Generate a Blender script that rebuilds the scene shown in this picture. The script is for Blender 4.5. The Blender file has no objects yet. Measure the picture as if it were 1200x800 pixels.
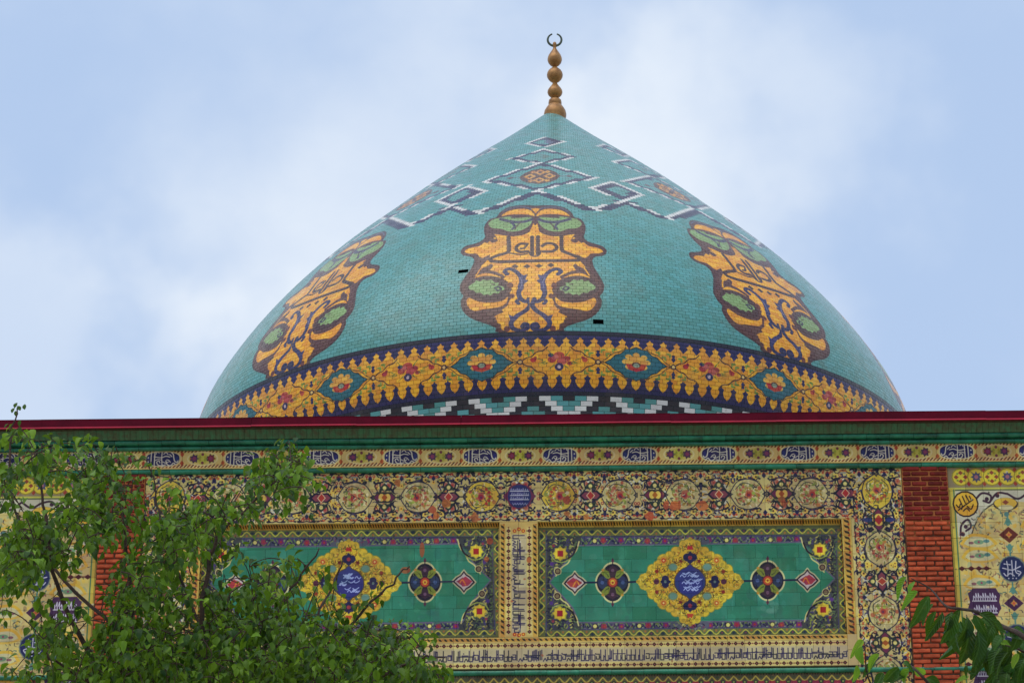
import bpy, bmesh, math, random
import numpy as np
from mathutils import Vector, Matrix
RNG = random.Random(7)
NR = np.random.RandomState(7)
SC = bpy.context.scene
COL = SC.collection

# ------------------------------------------------------------------ camera
F_PX = 3000.0                      # focal length in photo pixels (1200 wide)
PITCH, ROLL, CX, YAW = 0.37974842, -0.01076306, 681.0, 0.0043759
EYE = np.array([0.0, 0.0, 1.6])
_F = np.array([math.sin(YAW)*math.cos(PITCH), math.cos(YAW)*math.cos(PITCH), math.sin(PITCH)])
_R0 = np.array([math.cos(YAW), -math.sin(YAW), 0.0]); _U0 = np.cross(_R0, _F)
_R = _R0*math.cos(ROLL)+_U0*math.sin(ROLL); _U = -_R0*math.sin(ROLL)+_U0*math.cos(ROLL)
cam_d = bpy.data.cameras.new('camera'); cam = bpy.data.objects.new('camera', cam_d); COL.objects.link(cam)
cam_d.sensor_width = 36.0; cam_d.lens = F_PX*36/1200; cam_d.shift_x = -(CX-600)/1200
cam_d.clip_start = 0.1; cam_d.clip_end = 5000
M4 = Matrix(((_R[0], _U[0], -_F[0], EYE[0]), (_R[1], _U[1], -_F[1], EYE[1]), (_R[2], _U[2], -_F[2], EYE[2]), (0, 0, 0, 1)))
cam.matrix_world = M4
SC.camera = cam
SC.view_settings.view_transform = 'Standard'; SC.view_settings.look = 'None'
SC.view_settings.gamma = 1.0; SC.view_settings.exposure = 0.05
SC.cycles.max_bounces = 8

# ------------------------------------------------------------------ sky and sun (overcast)
SUN_EL, SUN_AZ = math.radians(66), math.radians(-40)      # veiled sun, high to the left
def nd(nt, t, **kw):
    n = nt.nodes.new(t)
    for k, v in kw.items(): setattr(n, k, v)
    return n
W = bpy.data.worlds.new('World'); SC.world = W; W.use_nodes = True
nt = W.node_tree; nt.nodes.clear()
wo = nd(nt, 'ShaderNodeOutputWorld'); bg = nd(nt, 'ShaderNodeBackground'); bg.inputs[1].default_value = 0.10
sky = nd(nt, 'ShaderNodeTexSky'); sky.sky_type = 'NISHITA'; sky.sun_disc = False
sky.sun_elevation = SUN_EL; sky.sun_rotation = math.pi - SUN_AZ
tc = nd(nt, 'ShaderNodeTexCoord'); mp = nd(nt, 'ShaderNodeMapping')
mp.inputs['Location'].default_value = (3.1, 0.4, 1.7); mp.inputs['Scale'].default_value = (1.0, 1.0, 1.3)
n1 = nd(nt, 'ShaderNodeTexNoise'); n1.inputs['Scale'].default_value = 4.2; n1.inputs['Detail'].default_value = 9; n1.inputs['Roughness'].default_value = 0.56
rp = nd(nt, 'ShaderNodeValToRGB'); rp.color_ramp.elements[0].position = 0.38; rp.color_ramp.elements[1].position = 2.4
rp.color_ramp.interpolation = 'EASE'
mx = nd(nt, 'ShaderNodeMix', data_type='RGBA')
pale = nd(nt, 'ShaderNodeMix', data_type='RGBA')          # thin high cloud veil over the whole sky
pale.inputs[0].default_value = 0.86; pale.inputs[7].default_value = (4.9, 6.4, 9.0, 1)
nt.links.new(sky.outputs[0], pale.inputs[6])
nt.links.new(tc.outputs['Generated'], mp.inputs[0]); nt.links.new(mp.outputs[0], n1.inputs[0])
nt.links.new(n1.outputs[0], rp.inputs[0])
n2 = nd(nt, 'ShaderNodeTexNoise'); n2.inputs['Scale'].default_value = 7.0; n2.inputs['Detail'].default_value = 5
nt.links.new(tc.outputs['Generated'], n2.inputs[0])
wv = nd(nt, 'ShaderNodeVectorMath', operation='SCALE'); wv.inputs['Scale'].default_value = 0.03; nt.links.new(n2.outputs['Color'], wv.inputs[0])
wa = nd(nt, 'ShaderNodeVectorMath', operation='ADD'); wa.inputs[1].default_value = (-.015, -.015, -.015); nt.links.new(wv.outputs[0], wa.inputs[0])
wb = nd(nt, 'ShaderNodeVectorMath', operation='ADD'); nt.links.new(wa.outputs[0], wb.inputs[0]); nt.links.new(tc.outputs['Generated'], wb.inputs[1])
fac = rp.outputs[0]
# banks of brighter cloud: (azimuth, elevation, radius, weight) in degrees
for az_, el_, rad_, wt_ in ((-3.0, 24.0, 9.0, .46), (1.6, 24.4, 6.5, .40), (-10.6, 19.2, 6.0, .42), (-40, 35, 22, .8), (60, 30, 24, .8), (150, 40, 28, .8), (-120, 28, 26, .8), (20, 62, 20, .7)):
    a_, e_ = math.radians(az_), math.radians(el_)
    dn = nd(nt, 'ShaderNodeVectorMath', operation='DOT_PRODUCT'); dn.inputs[1].default_value = (math.sin(a_)*math.cos(e_), math.cos(a_)*math.cos(e_), math.sin(e_)); nt.links.new(wb.outputs[0], dn.inputs[0])
    mr = nd(nt, 'ShaderNodeMapRange', interpolation_type='SMOOTHERSTEP'); nt.links.new(dn.outputs['Value'], mr.inputs[0])
    mr.inputs[1].default_value = math.cos(math.radians(rad_)); mr.inputs[2].default_value = 1.0; mr.inputs[3].default_value = 0; mr.inputs[4].default_value = wt_
    ad = nd(nt, 'ShaderNodeMath', operation='ADD', use_clamp=True); nt.links.new(fac, ad.inputs[0]); nt.links.new(mr.outputs[0], ad.inputs[1]); fac = ad.outputs[0]
nt.links.new(fac, mx.inputs[0])
nt.links.new(pale.outputs[2], mx.inputs[6]); mx.inputs[7].default_value = (8.0, 8.7, 9.6, 1)
nt.links.new(mx.outputs[2], bg.inputs[0]); nt.links.new(bg.outputs[0], wo.inputs[0])
sd = bpy.data.lights.new('sun', 'SUN'); sd.energy = 1.3; sd.angle = math.radians(55); sd.color = (1.0, 0.95, 0.87)
sun = bpy.data.objects.new('sun', sd); COL.objects.link(sun)
sv = Vector((math.cos(SUN_EL)*math.sin(SUN_AZ), -math.cos(SUN_EL)*math.cos(SUN_AZ), math.sin(SUN_EL)))
sun.rotation_euler = sv.to_track_quat('Z', 'Y').to_euler(); sun.location = (-10, -10, 30)

# ------------------------------------------------------------------ photo pixel -> place
def rays(p):
    p = np.asarray(p, float).reshape(-1, 2)
    return _F*F_PX + _R*(p[:, :1]-CX) + _U*(400-p[:, 1:])
def wallpt(p, D=24.0):
    d = rays(p); t = D/d[:, 1]
    return np.stack([t*d[:, 0], t*d[:, 2]+EYE[2]], 1)
_qx = np.linspace(-400, 1600, 401); _qy = np.linspace(300, 1500, 601)
_tab = {}
def tabs(D):
    if D not in _tab:
        _tab[D] = (wallpt(np.stack([_qx, np.full_like(_qx, 680)], 1), D)[:, 0], wallpt(np.stack([np.full_like(_qy, 606), _qy], 1), D)[:, 1])
    return _tab[D]
def XW(qx, D=24.0): return float(np.interp(qx, _qx, tabs(D)[0]))
def ZW(qy, D=24.0): return float(np.interp(qy, _qy, tabs(D)[1]))
def Q(p, D=24.0):
    w = wallpt(p, D); a, b = tabs(D)
    return np.stack([np.interp(w[:, 0], a, _qx), np.interp(-w[:, 1], -b, _qy)], 1)

DX, DY = -0.225, 30.5             # dome axis
_K = np.array([[10.2, 4.34], [10.7, 4.37], [11.2, 4.404], [11.683, 4.495], [12.167, 4.500], [12.65, 4.355], [13.133, 4.090], [13.617, 3.752], [14.1, 3.348], [14.583, 2.882],
               [15.067, 2.356], [15.55, 1.829], [16.033, 1.262], [16.517, 0.668], [17.0, 0.105]])
def catmull(P, n, closed=False):
    P = np.asarray(P, float)
    if closed: A = np.vstack([P[-1], P, P[0], P[1]])
    else: A = np.vstack([2*P[0]-P[1], P, 2*P[-1]-P[-2]])
    t = np.linspace(0, 1, n, endpoint=False)[:, None]; out = []
    for i in range(1, len(A)-2):
        p0, p1, p2, p3 = A[i-1:i+3]
        out.append(0.5*((2*p1)+(p2-p0)*t+(2*p0-5*p1+4*p2-p3)*t*t+(3*p1-p0-3*p2+p3)*t**3))
    out = np.vstack(out)
    return out if closed else np.vstack([out, P[-1]])
PROF = catmull(_K, 40)             # (z, r) dense profile
def RZ(z): return np.interp(z, PROF[:, 0], PROF[:, 1])
_zs = np.linspace(10.4, 17.0, 1600); _rz = RZ(_zs)
def domept(p):
    o = []
    for d in rays(p):
        t = (_zs-EYE[2])/d[2]; x = t*d[0]-DX; y = t*d[1]-DY
        k = np.where(np.hypot(x, y) < _rz)[0]; k = k[0] if len(k) else int(np.argmin(np.hypot(x, y)-_rz))
        o.append((math.degrees(math.atan2(x[k], -y[k])), _zs[k]))
    return np.array(o)

# ------------------------------------------------------------------ painter for the tile glaze (flat painted ornament)
def rgb(*c): return np.array(c, float)/255.0
class Cv:
    def __init__(s, w, h, fmap, k, base, wrap=0):
        s.w, s.h, s.f, s.k, s.wrap = w, h, fmap, k, wrap
        s.a = np.empty((h, w, 3), np.float32); s.a[:] = base
        s.pre = None
    def T(s, p):
        p = np.asarray(p, float).reshape(-1, 2)
        if s.pre is not None: p = s.pre(p)
        return s.f(p)
    def _offs(s): return (0,) if not s.wrap else (-s.wrap, 0, s.wrap)
    def _box(s, P, m):
        x0 = max(0, int(P[:, 0].min()-m)); x1 = min(s.w, int(P[:, 0].max()+m)+2)
        y0 = max(0, int(P[:, 1].min()-m)); y1 = min(s.h, int(P[:, 1].max()+m)+2)
        return x0, x1, y0, y1
    def _put(s, b, al, col):
        x0, x1, y0, y1 = b; v = s.a[y0:y1, x0:x1]; v += (np.asarray(col, np.float32)-v)*al[..., None].astype(np.float32)
    def poly(s, p, col, sm=0, o=1.0):
        P0 = s.T(p)
        if sm: P0 = catmull(P0, sm, True)
        for dx in s._offs():
            P = P0+(dx, 0); b = s._box(P, 1.5)
            if b[1] <= b[0] or b[3] <= b[2]: continue
            X, Y = np.meshgrid(np.arange(b[0], b[1])+.5, np.arange(b[2], b[3])+.5)
            d2 = np.full(X.shape, 1e9); ins = np.zeros(X.shape, bool)
            B = np.roll(P, -1, 0)
            for (ax, ay), (bx, by) in zip(P, B):
                ex, ey = bx-ax, by-ay; L = ex*ex+ey*ey+1e-12
                t = np.clip(((X-ax)*ex+(Y-ay)*ey)/L, 0, 1)
                d2 = np.minimum(d2, (X-ax-t*ex)**2+(Y-ay-t*ey)**2)
                if ay != by: ins ^= ((Y < ay) != (Y < by)) & (X < ax+(Y-ay)*ex/ey)
            d = np.sqrt(d2); s._put(b, np.clip(np.where(ins, .5+d, .5-d), 0, 1)*o, col)
    def line(s, p, wd, col, sm=4, o=1.0, taper=False, closed=False):
        P0 = s.T(p)
        if sm and len(P0) > 2: P0 = catmull(P0, sm, closed)
        if closed: P0 = np.vstack([P0, P0[:1]])
        r = wd*s.k/2
        for dx in s._offs():
            P = P0+(dx, 0); b = s._box(P, r+1.5)
            if b[1] <= b[0] or b[3] <= b[2]: continue
            D = np.full((b[3]-b[2], b[1]-b[0]), 1e9); n = len(P)-1
            for i in range(n):
                S = P[i:i+2]; c = s._box(S, r+1.5)
                if c[1] <= c[0] or c[3] <= c[2]: continue
                X, Y = np.meshgrid(np.arange(c[0], c[1])+.5, np.arange(c[2], c[3])+.5)
                ex, ey = S[1]-S[0]; L = ex*ex+ey*ey+1e-12
                t = np.clip(((X-S[0, 0])*ex+(Y-S[0, 1])*ey)/L, 0, 1)
                d = np.sqrt((X-S[0, 0]-t*ex)**2+(Y-S[0, 1]-t*ey)**2)
                rr = r*(1-.85*(i+t)/n) if taper else r
                v = D[c[2]-b[2]:c[3]-b[2], c[0]-b[0]:c[1]-b[0]]; np.minimum(v, d-rr, out=v)
            s._put(b, np.clip(.5-D, 0, 1)*o, col)
    def ell(s, c, rx, ry, col, o=1.0, n=18, rot=0.0):
        a = np.linspace(0, 2*math.pi, n, endpoint=False)
        x, y = rx*np.cos(a), ry*np.sin(a); cr, sr = math.cos(rot), math.sin(rot)
        s.poly(np.stack([c[0]+x*cr-y*sr, c[1]+x*sr+y*cr], 1), col, 0, o)
    def disc(s, c, r, col, o=1.0): s.ell(c, r, r, col, o, 14)
    def dia(s, c, rx, ry, col, o=1.0): s.poly([(c[0]-rx, c[1]), (c[0], c[1]-ry), (c[0]+rx, c[1]), (c[0], c[1]+ry)], col, 0, o)
    def star(s, c, r, col, n=8, q=.62, o=1.0):
        s.poly([(c[0]+(r if i % 2 == 0 else r*q)*math.cos(math.pi*i/n), c[1]+(r if i % 2 == 0 else r*q)*math.sin(math.pi*i/n)) for i in range(2*n)], col, 0, o)
    def image(s, name):
        img = bpy.data.images.new(name, s.w, s.h)
        px = np.ones((s.h, s.w, 4), np.float32); px[..., :3] = np.clip(s.a, 0, 1)
        img.pixels.foreach_set(px.ravel()); img.update(); img.pack()
        return img

CREAM, OCHRE, YEL = rgb(226, 204, 138), rgb(218, 164, 62), rgb(240, 200, 50)
DARK, NAVY, BLUE = rgb(30, 28, 44), rgb(36, 36, 74), rgb(44, 54, 128)
RED, PLUM, BROWN = rgb(176, 58, 44), rgb(112, 44, 70), rgb(92, 50, 34)
OLIVE, GREEN, TEAL = rgb(138, 140, 62), rgb(54, 130, 98), rgb(62, 160, 150)
TERRA, WHITE, VIO = rgb(196, 84, 44), rgb(228, 224, 208), rgb(92, 88, 118)

# ---------- 1. dome ornament (one repeat of 39 degrees, z 12.05 .. 17.05)
UP_P, UP_C, UP_Z0, UP_Z1 = 39.0, -3.0, 12.05, 17.05
UW, UH = 660, 1250
ORA, DBR, LGR = rgb(246, 168, 22), rgb(74, 38, 34), rgb(138, 168, 100)
TQ = rgb(86, 154, 147)
cu = Cv(UW, UH, lambda p: np.stack([((p[:, 0]-UP_C)/UP_P+.5)*UW, (p[:, 1]-UP_Z0)/(UP_Z1-UP_Z0)*UH], 1), .62, TQ)
def zoomA(p): return domept(p/5.0+(530, 235))
cu.pre = zoomA
def ax(y): return 490-35*(y-40)/730.0
def half(p, mir): return [((2*ax(y)-x) if mir else x, y) for x, y in p]
def full(p): return list(p)+[(2*ax(y)-x, y) for x, y in reversed(p)]
OUT = [(490, 36), (440, 32), (380, 34), (325, 46), (283, 72), (262, 102), (225, 112), (197, 145), (192, 180), (198, 215), (170, 243), (120, 260), (80, 272), (56, 298), (70, 320), (118, 328),
       (135, 350), (122, 390), (95, 430), (68, 470), (52, 502), (56, 536), (72, 560), (58, 590), (62, 630), (88, 668), (130, 694), (180, 712), (230, 728), (265, 748), (290, 772)]
cu.poly(full(OUT), rgb(92, 50, 42), 3); cu.line(full(OUT), 9, DBR, 3, closed=True)
for m in (0, 1):
    H = lambda p: half(p, m)
    # upper lobes
    cu.poly(H([(288, 92), (335, 62), (410, 50), (462, 62), (482, 92), (440, 84), (380, 82), (330, 86)]), ORA, 4)
    cu.line(H([(300, 66), (350, 44), (420, 40), (470, 52)]), 9, rgb(88, 84, 104))
    cu.poly(H([(212, 135), (240, 112), (272, 104), (300, 100), (340, 96), (380, 104), (420, 100), (462, 100), (468, 122), (455, 145), (425, 168), (380, 182), (330, 182), (290, 168), (255, 166), (226, 158)]), LGR, 3)
    cu.line(H([(285, 110), (330, 122), (380, 128), (430, 124), (466, 112)]), 20, rgb(70, 66, 86))
    cu.line(H([(340, 125), (365, 150), (352, 170)]), 12, rgb(70, 66, 86)); cu.line(H([(400, 130), (375, 155), (368, 172)]), 6, DBR)
    cu.line(H([(350, 102), (385, 98)]), 9, DBR)
    cu.line(H([(205, 180), (262, 176), (330, 200), (400, 194), (450, 166), (486, 130)]), 11, rgb(96, 54, 46))
    # orange cap between lobes
    cu.poly(H([(493, 46), (462, 50), (490, 76), (494, 80)]), ORA)
    # body
    cu.poly(H([(ax(150), 148), (455, 184), (415, 203), (360, 212), (300, 206), (248, 198), (258, 214), (240, 222), (272, 236), (236, 250), (222, 238), (205, 252), (190, 246), (160, 268),
               (120, 276), (88, 286), (72, 302), (100, 312), (140, 312), (160, 330), (180, 338), (222, 318), (212, 345), (188, 368), (166, 392), (190, 392), (226, 372), (240, 385), (220, 410), (246, 414),
               (280, 430), (312, 446), (300, 462), (330, 480), (322, 500), (352, 520), (336, 545), (352, 560), (334, 590), (322, 620), (290, 640), (300, 655), (262, 672), (240, 690), (262, 700), (262, 715), (285, 725), (285, 745), (312, 764), (ax(764), 766)]), ORA, 2)
    # big eye
    cu.line(H([(100, 470), (130, 440), (190, 425), (245, 440), (285, 470)]), 10, rgb(96, 54, 46))
    cu.poly(H([(78, 515), (110, 470), (165, 440), (225, 440), (280, 462), (316, 500), (318, 545), (280, 575), (210, 582), (140, 565), (95, 545)]), DBR, 4)
    cu.poly(H([(130, 455), (180, 428), (240, 432), (290, 455), (240, 444), (185, 444)]), ORA, 3)
    cu.poly(H([(96, 505), (130, 482), (140, 470), (165, 474), (180, 464), (205, 470), (232, 466), (250, 482), (275, 482), (270, 498), (300, 506), (304, 524), (282, 530), (270, 548), (246, 542), (225, 555), (205, 550), (185, 556), (165, 540), (140, 542), (125, 528), (104, 524)]), LGR, 3)
    cu.line(H([(250, 512), (272, 506), (285, 520), (268, 528), (256, 520)]), 8, rgb(44, 38, 66))
    cu.line(H([(232, 490), (248, 494)]), 6, DBR)
    cu.poly(H([(84, 590), (100, 570), (150, 592), (220, 600), (290, 590), (325, 565), (318, 600), (285, 622), (235, 632), (180, 640), (140, 648), (110, 640), (90, 615)]), ORA, 3)
    cu.line(H([(150, 662), (220, 656), (280, 640), (320, 610)]), 13, rgb(100, 60, 52))
    cu.line(H([(150, 662), (190, 690), (250, 690)]), 11, rgb(94, 52, 46))
    cu.disc(H([(340, 498)])[0], 17, rgb(110, 50, 34)); cu.disc(H([(352, 560)])[0], 14, rgb(110, 50, 34)); cu.disc(H([(322, 752)])[0], 18, rgb(110, 44, 34))
    # left flame fingers beside text
    cu.line(H([(135, 420), (170, 372), (215, 338)]), 12, rgb(100, 60, 52)); cu.line(H([(210, 380), (170, 400), (140, 440)]), 7, ORA)
    cu.line(H([(205, 200), (232, 220), (226, 246)]), 12, rgb(96, 54, 46), taper=True); cu.line(H([(200, 190), (250, 210), (262, 232)]), 10, rgb(96, 54, 46), taper=True)
    # navy arabesque
    cu.line(H([(322, 432), (308, 418), (322, 404), (348, 404), (382, 424), (405, 460), (404, 500), (390, 535), (396, 570), (420, 590), (442, 592), (448, 578)]), 19, rgb(40, 34, 82))
    cu.poly(H([(385, 425), (420, 440), (442, 432), (428, 462), (446, 470), (420, 490), (418, 520), (396, 545), (382, 510), (396, 470)]), rgb(52, 46, 98))
    cu.line(H([(398, 455), (408, 480), (400, 510)]), 6, rgb(112, 108, 140))
    cu.line(H([(392, 580), (378, 592), (388, 604)]), 15, rgb(40, 34, 82))
    cu.line(H([(448, 585), (456, 615), (430, 645), (390, 668), (358, 694), (344, 722), (360, 752), (400, 762), (436, 752), (442, 732), (424, 724), (412, 740)]), 19, rgb(40, 34, 82))
    cu.poly(H([(330, 668), (360, 680), (392, 655), (412, 664), (384, 690), (362, 712), (344, 745), (340, 705)]), rgb(60, 54, 104))
    cu.poly(H([(ax(640), 640), (420, 672), (438, 680), (ax(690), 694)]), ORA)
    # inscription, traced: strokes of the tall letters
    DK = rgb(70, 34, 26)
cu.line([(232, 356), (300, 360), (480, 355), (660, 354), (735, 352)], 20, DK)
cu.line([(232, 356), (224, 342), (268, 322), (312, 310), (332, 292), (330, 216)], 19, DK)
cu.line([(735, 352), (742, 338), (700, 318), (660, 304), (642, 286), (640, 212)], 19, DK)
cu.line([(468, 214), (468, 318)], 18, DK); cu.line([(502, 212), (502, 316)], 18, DK); cu.line([(450, 304), (468, 326), (504, 324), (520, 296)], 9, DK)
cu.line([(436, 256), (398, 256), (374, 280), (394, 302), (442, 300)], 17, DK); cu.line([(440, 258), (424, 278), (402, 284)], 12, DK)
cu.line([(528, 268), (552, 252), (594, 256), (612, 278), (590, 298), (536, 300)], 17, DK)
cu.line([(340, 310), (400, 318), (440, 312)], 9, DK)
for c in ((368, 387), (438, 387), (508, 384), (578, 379)): cu.dia(c, 22, 13, DK)
cu.pre = None
# the gold flower in the large upper lozenge, in (degrees, z)
def zf(x, y): return (-3.0+x*0.30, 14.92+y*0.0135)          # local px at the flower
for (x, y) in ((0, 0),):
    cu.poly([zf(a*s, b*t) for a, b, s, t in ((19, 0, 1, 1), (15, 8, 1, 1), (9, 13, 1, 1), (0, 16, 1, 1), (9, 13, -1, 1), (15, 8, -1, 1), (19, 0, -1, 1), (15, 8, -1, -1), (9, 13, -1, -1), (0, 16, 1, -1), (9, 13, 1, -1), (15, 8, 1, -1))], rgb(96, 56, 36))
    for (a, b) in ((9, 0), (-9, 0), (0, 8), (0, -8)):
        cu.poly([zf(a-6, b), zf(a, b+6), zf(a+6, b), zf(a, b-6)], rgb(216, 150, 60)); cu.poly([zf(a-2.5, b), zf(a, b+2.5), zf(a+2.5, b), zf(a, b-2.5)], rgb(96, 56, 36))
    for (a, b) in ((7, 9), (-7, 9), (7, -9), (-7, -9)): cu.poly([zf(a-3, b), zf(a, b+3), zf(a+3, b), zf(a, b-3)], rgb(216, 150, 60))
    for sx in (-1, 1):
        cu.poly([zf(sx*23, 0), zf(sx*27, 2.5), zf(sx*31, 0), zf(sx*27, -2.5)], rgb(90, 70, 70)); cu.line([zf(sx*18, 0), zf(sx*24, 0)], 5, rgb(90, 70, 70))
IMG_UP = cu.image('dome_ornament')

# ---------- 2. dome girdle (one repeat of 21.65 degrees, z 11.37 .. 12.10)
BP, BC, BZ0, BZ1 = 21.65, -9.6, 11.36, 12.11
BW, BH = 560, 256
cb = Cv(BW, BH, lambda p: np.stack([((p[:, 0]-BC)/BP+.5)*BW, (p[:, 1]-BZ0)/(BZ1-BZ0)*BH], 1), .5, ORA, wrap=BW)
def L(a, z): return (BC+a, z)                       # a degrees from lozenge centre
NV = rgb(38, 30, 84)
BLK = rgb(24, 20, 40)
cb.poly([L(-11, 11.3), L(11, 11.3), L(11, 11.445), L(-11, 11.445)], NV)
cb.poly([L(-11, 11.3), L(11, 11.3), L(11, 11.415), L(-11, 11.415)], BLK)
cb.poly([L(-11, 11.95), L(11, 11.95), L(11, 12.2), L(-11, 12.2)], NV)
cb.poly([L(-11, 12.045), L(11, 12.045), L(11, 12.2), L(-11, 12.2)], BLK)
PM = BP/11
for i in range(11):
    a = -BP/2+(i+.5)*PM; s = PM/2
    g = lambda pts, c: cb.poly([L(a+x*s, z) for x, z in pts]+[L(a-x*s, z) for x, z in reversed(pts)], c)
    g([(0, 12.025), (.22, 12.005), (.55, 11.99), (.36, 11.965), (.45, 11.945), (1.0, 11.915), (1.0, 11.86), (0, 11.85)], rgb(244, 170, 44))
    b = a+s
    g2 = lambda pts, c: cb.poly([L(b+x*s, z) for x, z in pts]+[L(b-x*s, z) for x, z in reversed(pts)], c)
    g2([(0, 11.905), (.42, 11.945), (.36, 11.965), (.55, 11.985), (.38, 12.0), (0, 12.0)], NV)
    g2([(0, 11.60), (.18, 11.58), (.50, 11.565), (.30, 11.54), (.34, 11.515), (.62, 11.475), (1.0, 11.452), (1.0, 11.43), (0, 11.43)], rgb(38, 30, 78))
# soft redder orange in the lower half, as fired
for z0, o in ((11.62, .25), (11.7, .15)):
    pass
C0 = 11.745
loz = [(-4.35, C0), (-3.6, C0+.03), (-2.9, C0+.085), (-2.2, C0+.10), (-1.5, C0+.155), (-.7, C0+.16), (0, C0+.185)]
full_l = [L(a, z) for a, z in loz]+[L(-a, z) for a, z in reversed(loz[:-1])]
full_l += [L(-a, 2*C0-z) for a, z in loz[1:]]+[L(a, 2*C0-z) for a, z in reversed(loz[1:-1])]
cb.line(full_l, 13, rgb(40, 40, 40), 0, closed=True)
cb.poly(full_l, rgb(38, 104, 112))
for sx in (-1, 1):
    for sy in (-1, 1):
        # scrolls from knot to the girdle's edge, green sprays
        cb.line([L(sx*5.4, C0), L(sx*6.3, C0+sy*.045), L(sx*7.0, C0+sy*.06), L(sx*7.7, C0+sy*.11), L(sx*8.6, C0+sy*.125), L(sx*9.2, C0+sy*.165)], 8, rgb(66, 30, 22))
        cb.line([L(sx*5.4, C0), L(sx*4.4, C0+sy*.03), L(sx*3.4, C0+sy*.10), L(sx*2.3, C0+sy*.13), L(sx*1.4, C0+sy*.18)], 6, rgb(90, 60, 26))
        for (a, z) in ((4.0, .10), (4.7, .14), (6.4, .10), (3.1, .15), (7.0, .13)):
            cb.ell(L(sx*a, C0+sy*z), .40, .011, rgb(110, 140, 50), rot=0)
            cb.ell(L(sx*(a+.2), C0+sy*(z-.02)), .16, .02, rgb(150, 160, 60))
        cb.poly([L(sx*5.4-.34, C0+sy*.085), L(sx*5.4, C0+sy*.125), L(sx*5.4+.34, C0+sy*.085), L(sx*5.4, C0+sy*.05)], NV)
        cb.ell(L(sx*5.4, C0+sy*.12), .26, .014, NV)
    cb.ell(L(sx*5.4, C0), .42, .032, rgb(60, 26, 26)); cb.ell(L(sx*5.4, C0), .24, .018, rgb(236, 190, 110))
    cb.line([L(sx*4.3, C0), L(sx*5.0, C0)], 7, rgb(60, 30, 24))
for ang in range(8):
    t = ang*math.pi/4; cb.line([L(0, C0), L(2.35*math.cos(t), C0+.118*math.sin(t))], 11, rgb(96, 140, 96), taper=True)
    cb.ell(L(1.55*math.cos(t), C0+.02+.08*math.sin(t)), .5, .028, rgb(238, 176, 70))
cb.ell(L(0, C0+.015), 1.45, .075, rgb(240, 172, 62)); cb.poly([L(-1.5, C0-.005), L(1.5, C0-.005), L(1.1, C0-.065), L(0, C0-.09), L(-1.1, C0-.065)], rgb(196, 44, 30))
cb.ell(L(0, C0-.012), .62, .034, rgb(90, 50, 30)); cb.ell(L(0, C0-.018), .45, .026, rgb(150, 160, 130))
# the flower panel, half a repeat further
f0 = BP/2
for (a, z, r, c) in ((-1.0, .02, .6, (178, 58, 44)), (0, .07, .75, (190, 66, 50)), (1.0, .03, .6, (170, 50, 44)), (.4, .0, .7, (200, 84, 70)), (-.6, .05, .55, (204, 96, 84)), (1.5, -.02, .4, (160, 44, 50))):
    cb.ell(L(f0+a, C0+z), r, r*.055, rgb(*c))
cb.ell(L(f0-1.15, C0+.07), .4, .022, rgb(60, 40, 90)); cb.ell(L(f0, C0-.06), .62, .045, rgb(54, 40, 80)); cb.ell(L(f0, C0-.06), .25, .018, rgb(220, 190, 190))
for sx in (-1, 1):
    cb.ell(L(f0+sx*3.6, C0+.02), .42, .028, rgb(190, 52, 36)); cb.ell(L(f0+sx*3.3, C0+.045), .22, .018, rgb(160, 40, 36))
    for (a, z) in ((2.2, .0), (2.6, .03), (2.0, -.03), (1.2, .11), (2.4, -.02), (1.0, -.07)):
        cb.line([L(f0+sx*(a-.3), C0+z*.6), L(f0+sx*(a+.6), C0+z*1.4)], 8, rgb(104, 126, 46), taper=True)
IMG_BAND = cb.image('dome_girdle_ornament')

# ---------- 3. facade ornament, painted in rectified photo pixels
AX0, AX1, AY0, AY1 = -60.0, 1265.0, 515.0, 845.0
AK = 2.3
AW, AH = int((AX1-AX0)*AK), int((AY1-AY0)*AK)
cw = Cv(AW, AH, lambda p: np.stack([(p[:, 0]-AX0)*AK, (AY1-p[:, 1])*AK], 1), AK, CREAM)
def comma(c, x, y, a, l, w, col, bend=.5):
    ca, sa = math.cos(a), math.sin(a)
    c.line([(x, y), (x+l*.5*ca-bend*l*.4*sa, y+l*.5*sa+bend*l*.4*ca), (x+l*ca, y+l*sa)], w, col, 3, taper=True)
def rose(c, x, y, r, col, heart=None):
    for i in range(5):
        t = i*1.2566+.3; c.disc((x+r*.55*math.cos(t), y+r*.55*math.sin(t)), r*.55, col)
    c.disc((x, y), r*.4, YEL if heart is None else heart)
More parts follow.
